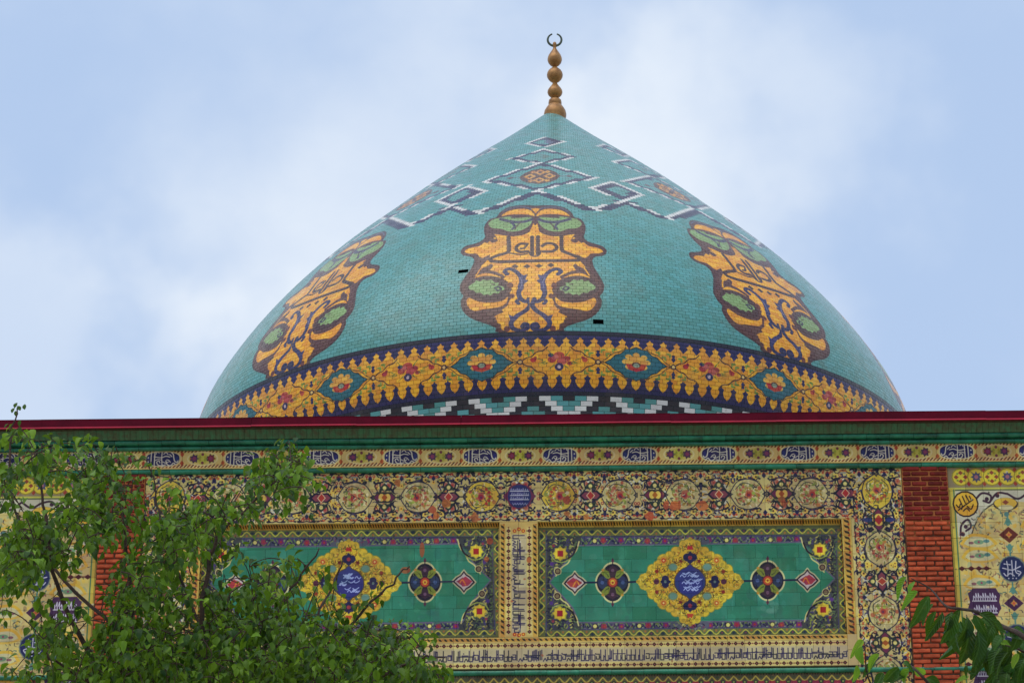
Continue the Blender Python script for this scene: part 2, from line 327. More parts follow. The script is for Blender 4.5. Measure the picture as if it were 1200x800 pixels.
# local frame drawing: everything below is given in a local frame (u along, v across) so that the same hand can paint the upright border
def frame(cx, cy, rot=False):
    if rot: cw.pre = lambda p: np.stack([cx-p[:, 1], cy+p[:, 0]], 1)
    else: cw.pre = lambda p: p+(cx, cy)
def scroll_cell(seed, hu=20.0, hv=29.0):
    r = random.Random(seed)
    PAL = [DARK, rgb(196, 176, 120), rgb(178, 92, 70), rgb(226, 186, 76), DARK, rgb(120, 124, 70), rgb(206, 200, 176), rgb(60, 52, 80), rgb(158, 74, 58), DARK]
    for i in range(30):                               # close filling of leaves and buds, mirrored four ways
        u, v, a, l, k = (r.random()*1.08-.04)*hu, (i+r.random())/30*(hv-2), r.random()*6.28, 4+3*r.random(), r.randrange(10)
        for su in (-1, 1):
            for sv in (-1, 1):
                if k in (2, 3, 8): cw.disc((su*u, sv*v), 1.9 if k != 3 else 2.5, PAL[k]); cw.disc((su*u, sv*v), .8, rgb(110, 40, 34) if k == 3 else rgb(230, 200, 120))
                else: comma(cw, su*u, sv*v, math.atan2(sv*math.sin(a), su*math.cos(a)), l, 2.3, PAL[k], .6*su*sv)
    for sv in (-1, 1):                                # rim of small palmettes
        for su in (-1, 1):
            cw.line([(0, sv*(hv-3)), (su*6, sv*(hv-2)), (su*11, sv*(hv-7)), (su*17, sv*(hv-3)), (su*hu, sv*(hv-4))], 1.1, DARK)
            cw.poly([(su*5, sv*(hv-1.5)), (su*9, sv*(hv-4)), (su*12, sv*(hv-3)), (su*10, sv*(hv-1))], DARK)
            rose(cw, su*9.5, sv*(hv-10), 3.2, rgb(228, 190, 84), BROWN)
            cw.disc((su*16.5, sv*(hv-4.5)), 2.0, RED); cw.disc((su*16.5, sv*(hv-4.5)), .8, OCHRE)
            rose(cw, su*15.5, sv*13.5, 3.2, rgb(178, 104, 84), RED)
            cw.line([(su*19, sv*8), (su*13, sv*10), (su*12, sv*17), (su*18, sv*19)], 1.3, DARK)
            comma(cw, su*12, sv*17, math.atan2(sv*-2, su*-6), 6, 2.6, DARK, .6); comma(cw, su*13.5, sv*9.5, math.atan2(sv*-4, su*-4), 5, 2.4, DARK, -.6)
            comma(cw, su*18, sv*19, math.atan2(sv*3, -su*3), 5, 2.2, rgb(60, 54, 84), .6); comma(cw, su*5, sv*(hv-12), math.atan2(-sv*1, su*3), 5, 2.2, DARK, .5)
            cw.ell((su*17, sv*24), 2.2, 1.1, rgb(150, 146, 130)); cw.ell((su*7, sv*20), 1.8, 1.1, rgb(120, 128, 70)); cw.disc((su*18.5, sv*11), 1.2, rgb(190, 140, 60))
            cw.disc((su*(3+r.random()*3), sv*(hv-6)), 1.3, TERRA); cw.ell((su*19, sv*16), 1.6, .9, rgb(236, 228, 206))
        cw.dia((0, sv*(hv-6.5)), 2.4, 2.8, RED); cw.dia((0, sv*(hv-6.5)), 1.0, 1.2, CREAM)
        cw.poly([(-2.6, sv*21.5), (0, sv*25), (2.6, sv*21.5), (0, sv*18.5)], NAVY)
def roundel(yellow, seed, flip=1):
    r = random.Random(seed)
    base = rgb(218, 182, 62) if yellow else rgb(208, 190, 124)
    og = [(19.5*math.cos(t)*(1+.05*math.cos(4*t)), 18*math.sin(t)*(1-.03*math.cos(4*t)+.02*math.cos(8*t))) for t in np.linspace(0, 6.283, 36, endpoint=False)]
    cw.poly(og, base, 0, 1.0 if yellow else .85)
    for i in range(34):
        t, k = r.random()*6.283, r.random()**.5; u, v = 16.5*k*math.cos(t), 15.5*k*math.sin(t)
        if i % 4 == 0: cw.disc((u, v), 1.7+r.random(), [rgb(178, 92, 62), rgb(228, 206, 150), rgb(150, 150, 70), rgb(190, 130, 60)][r.randrange(4)])
        else: comma(cw, u, v, r.random()*6.28, 4+2*r.random(), 1.6, [rgb(58, 54, 52), rgb(132, 132, 64), rgb(172, 100, 66), rgb(232, 216, 168), rgb(204, 160, 70)][i % 5], .8)
    cw.line(og, 1.1, rgb(54, 48, 62), 0, closed=True)
    for t in (0, math.pi): cw.line([(18*math.cos(t), 0), (22*math.cos(t), 2.5), (22*math.cos(t), -2.5), (18*math.cos(t), 0)], 1.0, DARK, 0)
    cw.line([(-15, 4), (-9, 12), (2, 10), (8, 2), (14, 5)], 1.0, rgb(70, 72, 60)); cw.line([(-14, -6), (-6, -13), (4, -11), (9, -4)], 1.0, rgb(70, 72, 60))
    cw.line([(0, 12), (-3, 5), (-10, 2), (-13, -3)], 1.0, OLIVE)
    for i in range(16):
        u, v = r.uniform(-13, 13), r.uniform(-12, 12); comma(cw, u, v, r.random()*6.28, 5, 1.5, [rgb(70, 66, 60), rgb(150, 140, 70), rgb(190, 110, 70), rgb(232, 214, 160)][i % 4], .8)
    for i in range(9):
        t = i*.7+r.random()*.4; cw.ell((11.5*math.cos(t), 11*math.sin(t)), 2.4, 1.2, rgb(128, 140, 60) if i % 2 else rgb(164, 128, 48), rot=t+1)
    for i in range(5):
        t = flip*(i*.5-1.0); rose(cw, flip*9*math.cos(t), 10*math.sin(t), 1.9, rgb(186, 118, 84) if not yellow else rgb(186, 86, 46), RED)
    rose(cw, -flip*2.5, 0, 5.2, rgb(186, 108, 74), RED); cw.disc((-flip*1.8, .5), 3.2, rgb(172, 56, 46)); cw.disc((-flip*1.4, 1), 1.6, PLUM)
    for i in range(7):
        u, v = r.uniform(-14, 14), r.uniform(-13, 13); comma(cw, u, v, r.random()*6.28, 4.5, 1.3, [rgb(60, 54, 56), rgb(226, 206, 150), rgb(150, 84, 60)][i % 3], .8)
    cw.disc((-flip*7, -1), 2.2, rgb(160, 170, 70)); cw.disc((-flip*6, 6), 1.8, rgb(160, 170, 70))
def diamondm(kind):
    if kind == 'red':
        cw.poly([(-14, 0), (-8, -6), (0, -5), (8, -6), (14, 0), (8, 6), (0, 5), (-8, 6)], DARK)
        cw.poly([(-11, 0), (-7, -4), (0, -4), (7, -4), (11, 0), (7, 4), (0, 4), (-7, 4)], rgb(132, 62, 74))
        cw.dia((0, 0), 5.2, 6.2, rgb(230, 200, 150)); cw.dia((0, 0), 4.1, 5.0, RED)
    else:
        cw.poly([(-14, 0), (-8, -6.5), (8, -6.5), (14, 0), (8, 6.5), (-8, 6.5)], rgb(58, 54, 44))
        cw.dia((-8, 0), 4.5, 4.4, PLUM); cw.dia((8, 0), 4.5, 4.4, PLUM)
        cw.ell((-3.5, 0), 3.6, 4.6, rgb(230, 190, 84)); cw.ell((3.5, 0), 3.6, 4.6, rgb(230, 190, 84)); cw.dia((0, 0), 3.4, 4.4, rgb(172, 92, 34))
    for sv in (-1, 1):
        cw.poly([(-7, sv*7), (-5, sv*12), (0, sv*17), (5, sv*12), (7, sv*7), (0, sv*9)], rgb(52, 60, 50)); cw.disc((0, sv*11), 2.3, rgb(226, 206, 120))
        cw.line([(-9, sv*8), (-12, sv*14), (-6, sv*17)], 1.2, DARK); cw.line([(9, sv*8), (12, sv*14), (6, sv*17)], 1.2, DARK)
    for su in (-1, 1): cw.line([(su*14, 0), (su*17, 0)], 1.4, DARK)
def navymed():
    cw.poly([(19.5, 0), (14, 6), (12, 11), (7, 13), (0, 15), (-7, 13), (-12, 11), (-14, 6), (-19.5, 0), (-14, -6), (-12, -11), (-7, -13), (0, -15), (7, -13), (12, -11), (14, -6)], PLUM)
    cw.ell((0, 0), 14, 13.6, rgb(44, 48, 96))
    for v in (-6, -1, 4):
        cw.line([(-11, v), (11, v)], .9, rgb(206, 200, 200))
        for i in range(9):
            x = -10+i*2.4+(v % 2); cw.line([(x, v-.5), (x+.3, v-3.2+(i*7 % 3)*.5)], .8, rgb(180, 178, 196), 0)
    for i in range(6): cw.line([(-8+i*3, 8), (-7+i*3, 10), (-5.5+i*3, 8.5)], .7, rgb(150, 150, 180))
# --- the broad floral band under the cornice
cw.pre = None
BANDY = 581.5
def band_x(px): return float(Q([(px, 583)])[0, 0])
seq = [(-10, 'c'), (27, 'r'), (65, 'y'), (103, 'r'), (140, 'c'), (196, 'Y'), (232, 'r'), (268, 'c'), (305, 'y'), (343.5, 'c'), (376.5, 'r'), (416, 'c'), (450.5, 'y'), (490, 'c'), (525.5, 'r'), (565, 'Y'), (608.5, 'n'), (654, 'Y'),
       (692, 'r'), (725, 'c'), (767.5, 'y'), (800.5, 'c'), (842.5, 'r'), (876, 'c'), (916, 'y'), (950.5, 'c'), (991, 'r'), (1025, 'Y'), (1050, 'e')]
qs = [band_x(a) for a, _ in seq]
cw.poly([(AX0, 548), (AX1, 548), (AX1, 615), (AX0, 615)], rgb(206, 182, 112))
for i in range(len(qs)-1):                              # scroll work between the motifs
    frame((qs[i]+qs[i+1])/2, BANDY); scroll_cell(i, (qs[i+1]-qs[i])/2, 30)
for i, (q, (_, k)) in enumerate(zip(qs, seq)):
    frame(q, BANDY)
    if k == 'r': diamondm('red')
    elif k == 'y': diamondm('yel')
    elif k == 'n': navymed()
    elif k in 'cY': roundel(k == 'Y', i, 1 if q < 608 else -1)
# --- upright borders left and right of the panels (164..222 and 1001..1064)
for bx0, bx1, side in ((1001, 1064, 1), (164, 222, -1)):
    cw.pre = None; m = (bx0+bx1)/2+1
    cw.poly([(bx0, 611), (bx1, 611), (bx1, AY1), (bx0, AY1)], rgb(206, 184, 114))
    ys = [(580, 'Y'), (613, 'v'), (647, 'c'), (685, 'r'), (722, 'c'), (757, 'y'), (792, 'c'), (828, 'r')]
    for j in range(len(ys)-1): frame(m, (ys[j][0]+ys[j+1][0])/2, True); scroll_cell(70+j, (ys[j+1][0]-ys[j][0])/2, 31)
    for j, (y, k) in enumerate(ys):
        frame(m, y, True)
        if k in 'cY': roundel(k == 'Y', 40+j, side)
        elif k == 'r': diamondm('red')
        elif k in 'yv': diamondm('yel')
    if side > 0:
        frame(m, 613)
        cw.ell((-13, 0), 5.5, 2.6, rgb(48, 60, 110)); cw.ell((13, 0), 5.5, 2.6, rgb(48, 60, 110)); cw.dia((0, 0), 5, 6, RED)
cw.pre = None
# losses of glaze: bare terracotta blotches on the floral band
for (x, y, rx, ry) in ((556, 607, 5, 7), (523, 590, 6, 6), (507, 597, 5, 5), (511, 604, 4, 5), (791, 593, 8, 6), (761, 605, 6, 6), (823, 593, 8, 6), (780, 592, 4, 5), (664, 586, 5, 5), (687, 606, 4, 4), (916, 585, 5, 4), (466, 566, 4, 5), (664, 602, 4, 3), (918, 590, 4, 4)):
    q = Q([(x, y)])[0]
    cw.poly([(q[0]+rx*math.cos(t)*(.75+.35*RNG.random()), q[1]+ry*math.sin(t)*(.75+.35*RNG.random())) for t in np.linspace(0, 6.28, 11, endpoint=False)], rgb(186+RNG.randint(-20, 20), 84+RNG.randint(-14, 26), 48), 3, .85)
# --- gold strips: ochre ground with dark slanted leaves
def gold_strip(x0, x1, y0, y1, horiz):
    cw.poly([(x0, y0), (x1, y0), (x1, y1), (x0, y1)], rgb(206, 156, 66))
    n = int((x1-x0 if horiz else y1-y0)/6.5)
    for i in range(n):
        t = (i+.5)*6.5
        if horiz:
            c = (x0+t, (y0+y1)/2); w = (y1-y0)
            cw.poly([(c[0]-2.6, c[1]-w*.32), (c[0]+.6, c[1]-w*.28), (c[0]+2.4, c[1]+w*.3), (c[0]-.6, c[1]+w*.2)], rgb(58, 48, 26)); cw.disc((c[0]+2.6, c[1]-w*.15), w*.11, rgb(170, 74, 34))
        else:
            c = ((x0+x1)/2, y0+t); w = (x1-x0)
            cw.poly([(c[0]-w*.32, c[1]-2.6), (c[0]-w*.2, c[1]+.6), (c[0]+w*.3, c[1]+2.6), (c[0]+w*.2, c[1]-.8)], rgb(58, 48, 26)); cw.disc((c[0]+w*.2, c[1]-2.8), w*.11, rgb(170, 74, 34))
    if horiz: cw.line([(x0, y0+.5), (x1, y0+.5)], .9, rgb(216, 186, 96), 0); cw.line([(x0, y1-.5), (x1, y1-.5)], .9, rgb(216, 186, 96), 0)
    else: cw.line([(x0+.5, y0), (x0+.5, y1)], .9, rgb(216, 186, 96), 0); cw.line([(x1-.5, y0), (x1-.5, y1)], .9, rgb(216, 186, 96), 0)
# soffit strip is kept in a free part of the atlas (y 832..842)
def dia_row(x0, x1, yc, h, horiz=True):
    if horiz: cw.poly([(x0, yc-h), (x1, yc-h), (x1, yc+h), (x0, yc+h)], rgb(220, 194, 116))
    else: cw.poly([(yc-h, x0), (yc+h, x0), (yc+h, x1), (yc-h, x1)], rgb(220, 194, 116))
    n = int(round((x1-x0)/7.9)); st = (x1-x0)/n
    for i in range(n):
        t = x0+(i+.5)*st; c = (t, yc) if horiz else (yc, t); e = (t-st/2, yc) if horiz else (yc, t-st/2)
        cw.dia(c, 2.7, 2.5, rgb(66, 28, 36)); cw.disc(c, .7, rgb(170, 100, 60)); cw.disc(e, .9, rgb(130, 60, 50))
def kufic(x0, x1, y0, y1, horiz, seed):
    r = random.Random(seed); g = rgb(200, 182, 136)
    cw.poly([(x0, y0), (x1, y0), (x1, y1), (x0, y1)], g)
    Lh, T = ((x1-x0), (y1-y0)) if horiz else ((y1-y0), (x1-x0))
    P = (lambda u, v: (x0+u, y0+v)) if horiz else (lambda u, v: (x1-v, y0+u))



    u = 1.5
    cl = lambda: rgb(46, 40, 76) if r.random() < .75 else rgb(40, 40, 50)
    while u < Lh-2:
        k = r.random(); c = cl()
        if k < .5: cw.line([P(u, T*.08+r.random()*T*.15), P(u, T*.78+r.random()*T*.15)], 1.15, c, 0)
        elif k < .7: cw.line([P(u, T*.15), P(u, T*.9), P(u+3.6, T*.9), P(u+3.6, T*.55)], 1.1, c, 0); u += 3.4
        elif k < .85: cw.line([P(u, T*.45), P(u+3.5, T*.45), P(u+3.5, T*.8), P(u, T*.8), P(u, T*.62)], 1.1, c, 0); u += 3.2
        else: cw.line([P(u, T*.92), P(u+2, T*.72), P(u+4, T*.9), P(u+5.4, T*.65)], 1.1, c, 3); u += 4
        if r.random() < .35: w = 6+r.random()*13; v = T*(.42+.25*r.random()); cw.line([P(max(1, u-w), v), P(u, v)], 1.0, cl(), 0)
        if r.random() < .4: cw.disc(P(u+1, T*(.2+.6*r.random())), .75, c)
        u += 1.55+r.random()*.5
# --- green panels. drawn in photo pixels of the right-hand panel; the left one is the same design
GD = 24.075
for pk in (0, 1):
    if pk == 0: cw.pre = lambda p: Q(p, GD)
    else: cw.pre = lambda p: Q(np.stack([233.8+(p[:, 0]-630.5)*351.0/357.5, p[:, 1]], 1)+(0, 2.0), GD)
    c = cw; r = random.Random(3)
    c.poly([(626, 617), (994, 614), (998, 746), (626, 750)], rgb(96, 104, 62))
    # outer wave border
    def wave(pts, inward):
        P = catmull(np.array(pts, float), 1)
        n = len(pts)
    def side(a, b, inn, n):
        a, b, inn = np.array(a, float), np.array(b, float), np.array(inn, float)
        t = (b-a)/n
        c.line([a, b], 8.0, rgb(112, 116, 66), 0)
        c.line([a+inn*5, b+inn*5], .9, rgb(80, 70, 110), 0)
        w = []
        for i in range(n):
            c.ell(a+t*(i+.5)-inn*1.0, 3.2, 2.2, rgb(60, 74, 60), rot=math.atan2(t[1], t[0])); c.disc(a+t*(i+.5)-inn*1.0, 1.2, rgb(120, 60, 80) if i % 2 else rgb(36, 44, 66))
            c.disc(a+t*i+inn*1.8, 1.3, rgb(170, 110, 60))
            w += [a+t*i-inn*3.0, a+t*(i+.5)+inn*2.6]
        w.append(b-inn*3.0)
        c.line(w, 1.3, rgb(206, 196, 74), 3)
    def scroll(a, b, inn, n, wd=10):
        a, b, inn = np.array(a, float), np.array(b, float), np.array(inn, float)
        t = (b-a)/n; c.line([a, b], wd, rgb(74, 74, 98), 0)
        for i in range(n):
            m_ = a+t*(i+.5); s = 1 if i % 2 else -1; u = t/np.linalg.norm(t)
            c.line([a+t*i+inn*s*3, m_+inn*s*-3.5, a+t*(i+1)+inn*s*3], 1.1, rgb(120, 150, 74), 3)
            for k in range(3): comma(c, *(m_+u*(k-1)*3+inn*s*(k-1)*2), math.atan2(u[1], u[0])+(k-1)*1.4*s, 5, 2.0, rgb(34, 32, 62), .5)
            [comma(c, *(m_+u*r.uniform(-5, 5)+inn*r.uniform(-4.5, 4.5)), r.random()*6.28, 4.5, 1.5, [rgb(150, 160, 90), rgb(40, 36, 60), rgb(130, 120, 130), rgb(96, 70, 110)][k], .7) for k in range(4)]; c.disc(m_-inn*s*3.0, 1.6, rgb(104, 120, 60)); c.disc(m_+u*4+inn*s*2.5, 1.2, rgb(140, 150, 120))
            k = i % 5
            if k in (1, 3): rose(c, *(m_+inn*s*.5), 3.4, rgb(148, 52, 76) if k == 1 else rgb(120, 44, 104), RED)
            elif k == 0: c.disc(m_, 3.0, rgb(60, 50, 40)); c.disc(m_, 2.3, rgb(226, 214, 120))
    yt0, yt1, yb0, yb1 = 634.0, 632.0, 734.0, 730.5
    scroll((640, yt0), (980, yt1), (0, 1), 33, 12); scroll((640, yb0), (983, yb1), (0, -1), 33, 12)
    side((632, 624.5), (988, 622.0), (0, 1), 26); side((632, 742.5), (991, 738.5), (0, -1), 26)
    side((635.5, 622), (635, 744), (1, 0), 9); side((984.5, 621), (988, 740), (-1, 0), 9)
    # spandrel ground, then the green field
    c.poly([(641, 628), (681, 628), (681, 738), (641, 738)], rgb(66, 68, 66)); c.poly([(938, 627), (979, 627), (982, 736), (940, 736)], rgb(66, 68, 66))
    for (x0, x1) in ((642, 676), (945, 980)):
        for i in range(336):
            x, y = x0+(i % 12+r.random())/12*(x1-x0), 629+(i//12+r.random())/28*107
            comma(c, x, y, r.random()*6.28, 5, 1.7, [rgb(34, 34, 60), rgb(140, 146, 66), rgb(76, 64, 108), rgb(190, 176, 90), rgb(30, 28, 36), rgb(96, 116, 70)][i % 6], .7)
    gfield = [(678, 640), (808, 638.5), (940, 636), (947, 646), (962, 664), (977, 677.5), (963, 693), (950, 709), (944, 725.5), (808, 727.5), (679, 728), (672, 712), (660, 698), (645, 682), (659, 664), (671, 650)]
    c.line(gfield, 3.4, rgb(104, 100, 118), 0, closed=True)
    c.poly(gfield, GREEN)
    for i in range(190):                                  # crazed and worn glaze
        x, y = 672+r.random()*275, 641+r.random()*84
        c.ell((x, y), 1+r.random()*5, 1.5+r.random()*7, GREEN*(.78+r.random()*.42)+rgb(r.randint(0, 26), 4, r.randint(0, 16)), .4)
    if pk == 0:
        for i in range(9): c.ell((892+r.random()*18, 700+r.random()*22), 3+3*r.random(), 1.5+2*r.random(), rgb(96, 152, 124), .5)
    # bulge of the border round the medallion
    for (y0, s) in ((637.5, 1), (728, -1)):
        c.poly([(786, y0-2*s), (793, y0+1*s), (800, y0-7*s), (808, y0-9*s), (816, y0-7*s), (823, y0+1*s), (831, y0-2*s), (826, y0-9*s), (790, y0-9*s)], rgb(90, 90, 102), 2)
        for i in range(26): comma(c, 788+i*1.55, y0-s*r.uniform(2, 9), r.random()*6.28, 4.5, 1.5, [rgb(40, 36, 60), rgb(140, 150, 84), rgb(130, 124, 130), rgb(120, 60, 84)][i % 4], .7)
    # corner stars, curling edge and circles
    for (cx, cy, sx, sy) in ((656.5, 648.5, 1, 1), (656, 718.5, 1, -1), (960.5, 644, -1, 1), (964.5, 714, -1, -1)):
        c.line([(cx+sx*22, cy-sy*14), (cx+sx*19, cy-sy*4), (cx+sx*13, cy+sy*3), (cx+sx*9, cy+sy*11), (cx+sx*2, cy+sy*16), (cx-sx*5, cy+sy*26)], 1.6, rgb(216, 202, 128))
        c.line([(cx+sx*19, cy-sy*8), (cx+sx*15, cy+sy*1), (cx+sx*9, cy+sy*6)], 2.0, rgb(38, 28, 32))
        c.star((cx, cy), 9.0, rgb(200, 180, 60), 8, .78); c.star((cx, cy), 7.6, rgb(240, 206, 60), 8, .8); c.poly([(cx-3.2, cy-3.4), (cx+3.2, cy-3.4), (cx+3.2, cy+3.4), (cx-3.2, cy+3.4)], rgb(176, 44, 36))
        p = (cx-sx*3, cy+sy*20.5); c.disc(p, 4.6, rgb(206, 196, 130)); c.disc(p, 3.6, rgb(66, 40, 40)); c.disc(p, 2.4, rgb(130, 110, 76))
        c.disc((cx-sx*10, cy+sy*12), 2.4, rgb(84, 54, 120)); c.disc((cx-sx*8, cy-sy*9), 1.8, rgb(150, 60, 70)); c.disc((cx+sx*12, cy-sy*8), 1.8, rgb(160, 170, 90))
        c.line([(cx+sx*12, cy+sy*6), (cx+sx*3, cy+sy*10), (cx-sx*6, cy+sy*8), (cx-sx*11, cy+sy*2)], 1.4, rgb(160, 170, 80))
    # pointed flowers at the ends
    for (cx, cy, s) in ((673.5, 682.5, 1), (946, 679, -1)):
        pts = [(-14*s, 1), (-8*s, -6), (-3*s, -9), (0, -13), (4*s, -8), (9*s, -5), (14*s, 0), (9*s, 5), (4*s, 9), (0, 14), (-3*s, 10), (-8*s, 7)]
        c.line([(cx+a, cy+b) for a, b in pts], 2.2, rgb(196, 188, 140), 0, closed=True); c.poly([(cx+a*.95, cy+b*.95) for a, b in pts], rgb(46, 30, 40))
        c.poly([(cx+a*.78, cy+b*.78) for a, b in pts], rgb(206, 186, 176)); c.poly([(cx-10*s, cy), (cx-2*s, cy-6), (cx+6*s, cy-1), (cx+2*s, cy+6), (cx-5*s, cy+5)], rgb(176, 58, 66)); c.poly([(cx+1*s, cy-5), (cx+9*s, cy), (cx+1*s, cy+6), (cx+3*s, cy)], rgb(150, 56, 70)); c.line([(cx-2*s, cy+4), (cx+2*s, cy-2), (cx+5*s, cy+2)], 1.5, rgb(220, 130, 50))
    # quatrefoil rosettes
    for (cx, cy) in ((717.8, 682.3), (899.5, 680)):
        pts = [(19.5*(.80+.20*abs(math.cos(2*t))**.7)*math.cos(t), 23*(.80+.2*abs(math.cos(2*t))**.7)*math.sin(t)) for t in np.linspace(0, 6.283, 40, endpoint=False)]
        c.line([(cx+a, cy+b) for a, b in pts], 2.2, rgb(212, 204, 140), 0, closed=True); c.poly([(cx+a*.95, cy+b*.95) for a, b in pts], rgb(36, 30, 42))
        c.ell((cx-11.5, cy), 5.6, 7.6, rgb(48, 58, 86)); c.ell((cx+11.5, cy), 5.6, 7.6, rgb(48, 58, 86))
        for i in range(16): comma(c, cx+r.uniform(-15, 15), cy+r.uniform(-17, 17), r.random()*6.28, 4, 1.2, [rgb(30, 28, 36), rgb(180, 168, 96), rgb(104, 120, 70)][i % 3], .7)
        for s in (-1, 1):
            c.poly([(cx-7, cy+s*15), (cx, cy+s*20), (cx+7, cy+s*15), (cx+2, cy+s*7), (cx-2, cy+s*7)], rgb(66, 42, 54)); c.disc((cx, cy+s*14), 2.0, rgb(120, 84, 104))
            for u in (-1, 1): c.poly([(cx+u*2, cy+s*3), (cx+u*4.5, cy+s*13), (cx+u*11, cy+s*16), (cx+u*13.5, cy+s*11), (cx+u*8, cy+s*5)], rgb(132, 142, 52)); comma(c, cx+u*5, cy+s*7, math.atan2(s, u), 7, 1.6, rgb(76, 90, 40), .3); c.disc((cx+u*11.5, cy+s*14.5), 1.6, rgb(206, 150, 60))
            c.disc((cx, cy+s*25.5), 1.8, rgb(116, 62, 70)); c.line([(cx, cy+s*22), (cx, cy+s*28)], 1.2, rgb(70, 40, 60), 0)
            c.disc((cx+s*12, cy), 2.2, rgb(80, 96, 140))
        c.disc((cx, cy), 6.4, rgb(110, 40, 40)); c.disc((cx, cy), 5.0, rgb(206, 92, 44)); c.disc((cx, cy), 2.8, rgb(240, 196, 66)); c.disc((cx, cy), 1.2, rgb(176, 70, 40))
    for (a, b) in (((735, 681.8), (750, 681.3)), ((866, 680.5), (881, 680.3)), ((686, 682.4), (699, 682.2)), ((918, 679.5), (933, 679.2))): c.line([a, b], 2.0, rgb(38, 40, 66), 0)
    # centre medallion
    cx, cy = 808.5, 681.3
    half_q = [(0, -50), (8, -45), (13, -39), (19, -34), (23, -29.5), (30, -29), (36, -27), (38, -20), (43, -17), (49, -11), (56, -5), (61, 0)]
    om = half_q+[(a, -b) for a, b in reversed(half_q[:-1])]+[(-a, -b) for a, b in half_q[1:]]+[(-a, b) for a, b in reversed(half_q[1:-1])]
    c.poly([(cx+a*1.03, cy+b*1.03) for a, b in om], rgb(120, 130, 60), 2); c.poly([(cx+a, cy+b) for a, b in om], rgb(226, 186, 48), 2)
    for s in (-1, 1):
        for u in (-1, 1):
            for (a, b, q_) in ((31, 25, 7), (17, 35.5, 5.2), (44, 14.5, 5.6), (8, 44, 4.2), (55, 5, 3.8), (24, 31, 4.4), (38, 20, 4.4)): c.disc((cx+s*a, cy+u*b), q_+.9, rgb(150, 140, 54)); c.disc((cx+s*a, cy+u*b), q_, rgb(228, 188, 52))
    for i in range(len(om)):
        (a, b), (a2, b2) = om[i], om[(i+1) % len(om)]
        for t in (0, .5): c.disc((cx+a+(a2-a)*t, cy+b+(b2-b)*t), 2.3, rgb(222, 184, 56) if t else rgb(190, 160, 50))
    for i in range(760):                                 # filigree
        t = r.random()*6.283; k = .38+.62*r.random()
        j = t/6.283*len(om); i0 = int(j) % len(om); o_ = np.array(om[i0])*(1-(j % 1))+np.array(om[(i0+1) % len(om)])*(j % 1)
        x, y = cx+o_[0]*k*.96, cy+o_[1]*k*.96
        comma(c, x, y, r.random()*6.28, 3.6, 1.1, [rgb(112, 84, 30), rgb(140, 132, 50), rgb(246, 218, 96), rgb(110, 112, 44), rgb(180, 104, 34), rgb(96, 70, 30)][i % 6], .9)
    for s in (-1, 1):
        c.line([(cx+s*19, cy-14), (cx+s*26, cy-4), (cx+s*26, cy+4), (cx+s*19, cy+14)], 2.2, rgb(176, 130, 36)); c.line([(cx-13, cy+s*20), (cx-4, cy+s*25), (cx+4, cy+s*25), (cx+13, cy+s*20)], 2.0, rgb(176, 130, 36))
        for u in (-1, 1):
            c.ell((cx+s*20, cy+u*17), 5.6, 4.8, rgb(124, 140, 92)); c.ell((cx+s*20, cy+u*17), 4.4, 3.6, rgb(112, 150, 130))
            rose(c, cx+s*31, cy+u*25, 4.6, rgb(206, 150, 50), RED); c.disc((cx+s*31, cy+u*25), 2.6, rgb(196, 74, 40)); c.disc((cx+s*31, cy+u*25), 1.2, rgb(244, 210, 120))
            c.star((cx+s*11, cy+u*24), 3.2, rgb(112, 40, 34), 5, .5); c.disc((cx+s*39, cy+u*12), 2.2, rgb(150, 60, 36))
            c.disc((cx+s*29, cy+u*3.2), 4.2, rgb(40, 36, 74)); c.disc((cx+u*3.6, cy+s*28.5), 4.6, rgb(40, 36, 74))
        c.poly([(cx+s*22, cy), (cx+s*30, cy-6), (cx+s*35, cy), (cx+s*30, cy+6)], rgb(40, 36, 74)); c.poly([(cx, cy+s*20), (cx+7, cy+s*27), (cx, cy+s*36), (cx-7, cy+s*27)], rgb(40, 36, 74))
        c.disc((cx+s*39.5, cy), 3.2, rgb(90, 40, 60)); c.disc((cx+s*29, cy), 1.6, rgb(110, 130, 120)); c.disc((cx, cy+s*28), 2.4, rgb(166, 62, 60)); c.poly([(cx-4, cy+s*37.5), (cx+4, cy+s*37.5), (cx+2, cy+s*43), (cx, cy+s*41), (cx-2, cy+s*43)], rgb(196, 60, 44))
    bl = [(0, -20), (4, -16.5), (11, -13), (16.5, -6), (17.5, 0)]
    ob = bl+[(a, -b) for a, b in reversed(bl[:-1])]+[(-a, -b) for a, b in bl[1:]]+[(-a, b) for a, b in reversed(bl[1:-1])]
    c.poly([(cx+a*1.07, cy+b*1.07) for a, b in ob], rgb(90, 70, 40), 3); c.poly([(cx+a, cy+b) for a, b in ob], rgb(50, 56, 116), 3)
    for i in range(26):                                  # the fine inscription on the blue disc
        v = -10+(i % 6)*4; u = -12+r.random()*20
        if abs(u)+abs(v)*.8 > 17: continue
        c.line([(cx+u, cy+v), (cx+u+2.2, cy+v-2.2*(1 if i % 2 else -.6)), (cx+u+4.6, cy+v+.6), (cx+u+7, cy+v-1.2)], .95, rgb(168, 182, 220))
    # wear
    for (x, y, rx, ry) in ((808, 734, 0, 0),):
        pass
    if pk == 1:
        for (x, y, rx, ry) in ((494.5, 644, 3, 9), (574, 634, 4, 4), (475, 668, 6, 4), (570, 655, 3, 3)):
            q = Q([(x, y)], GD); cw.pre = None; cw.ell(q[0], rx, ry, rgb(178, 80, 44), .8); cw.pre = lambda p: Q(np.stack([233.8+(p[:, 0]-630.5)*351.0/357.5, p[:, 1]], 1)+(0, 2.0), GD)
cw.pre = None
# --- strips round the panels
gold_strip(989.5, 1001, 611, 792, False); gold_strip(222, 233.5, 611, 792, False)
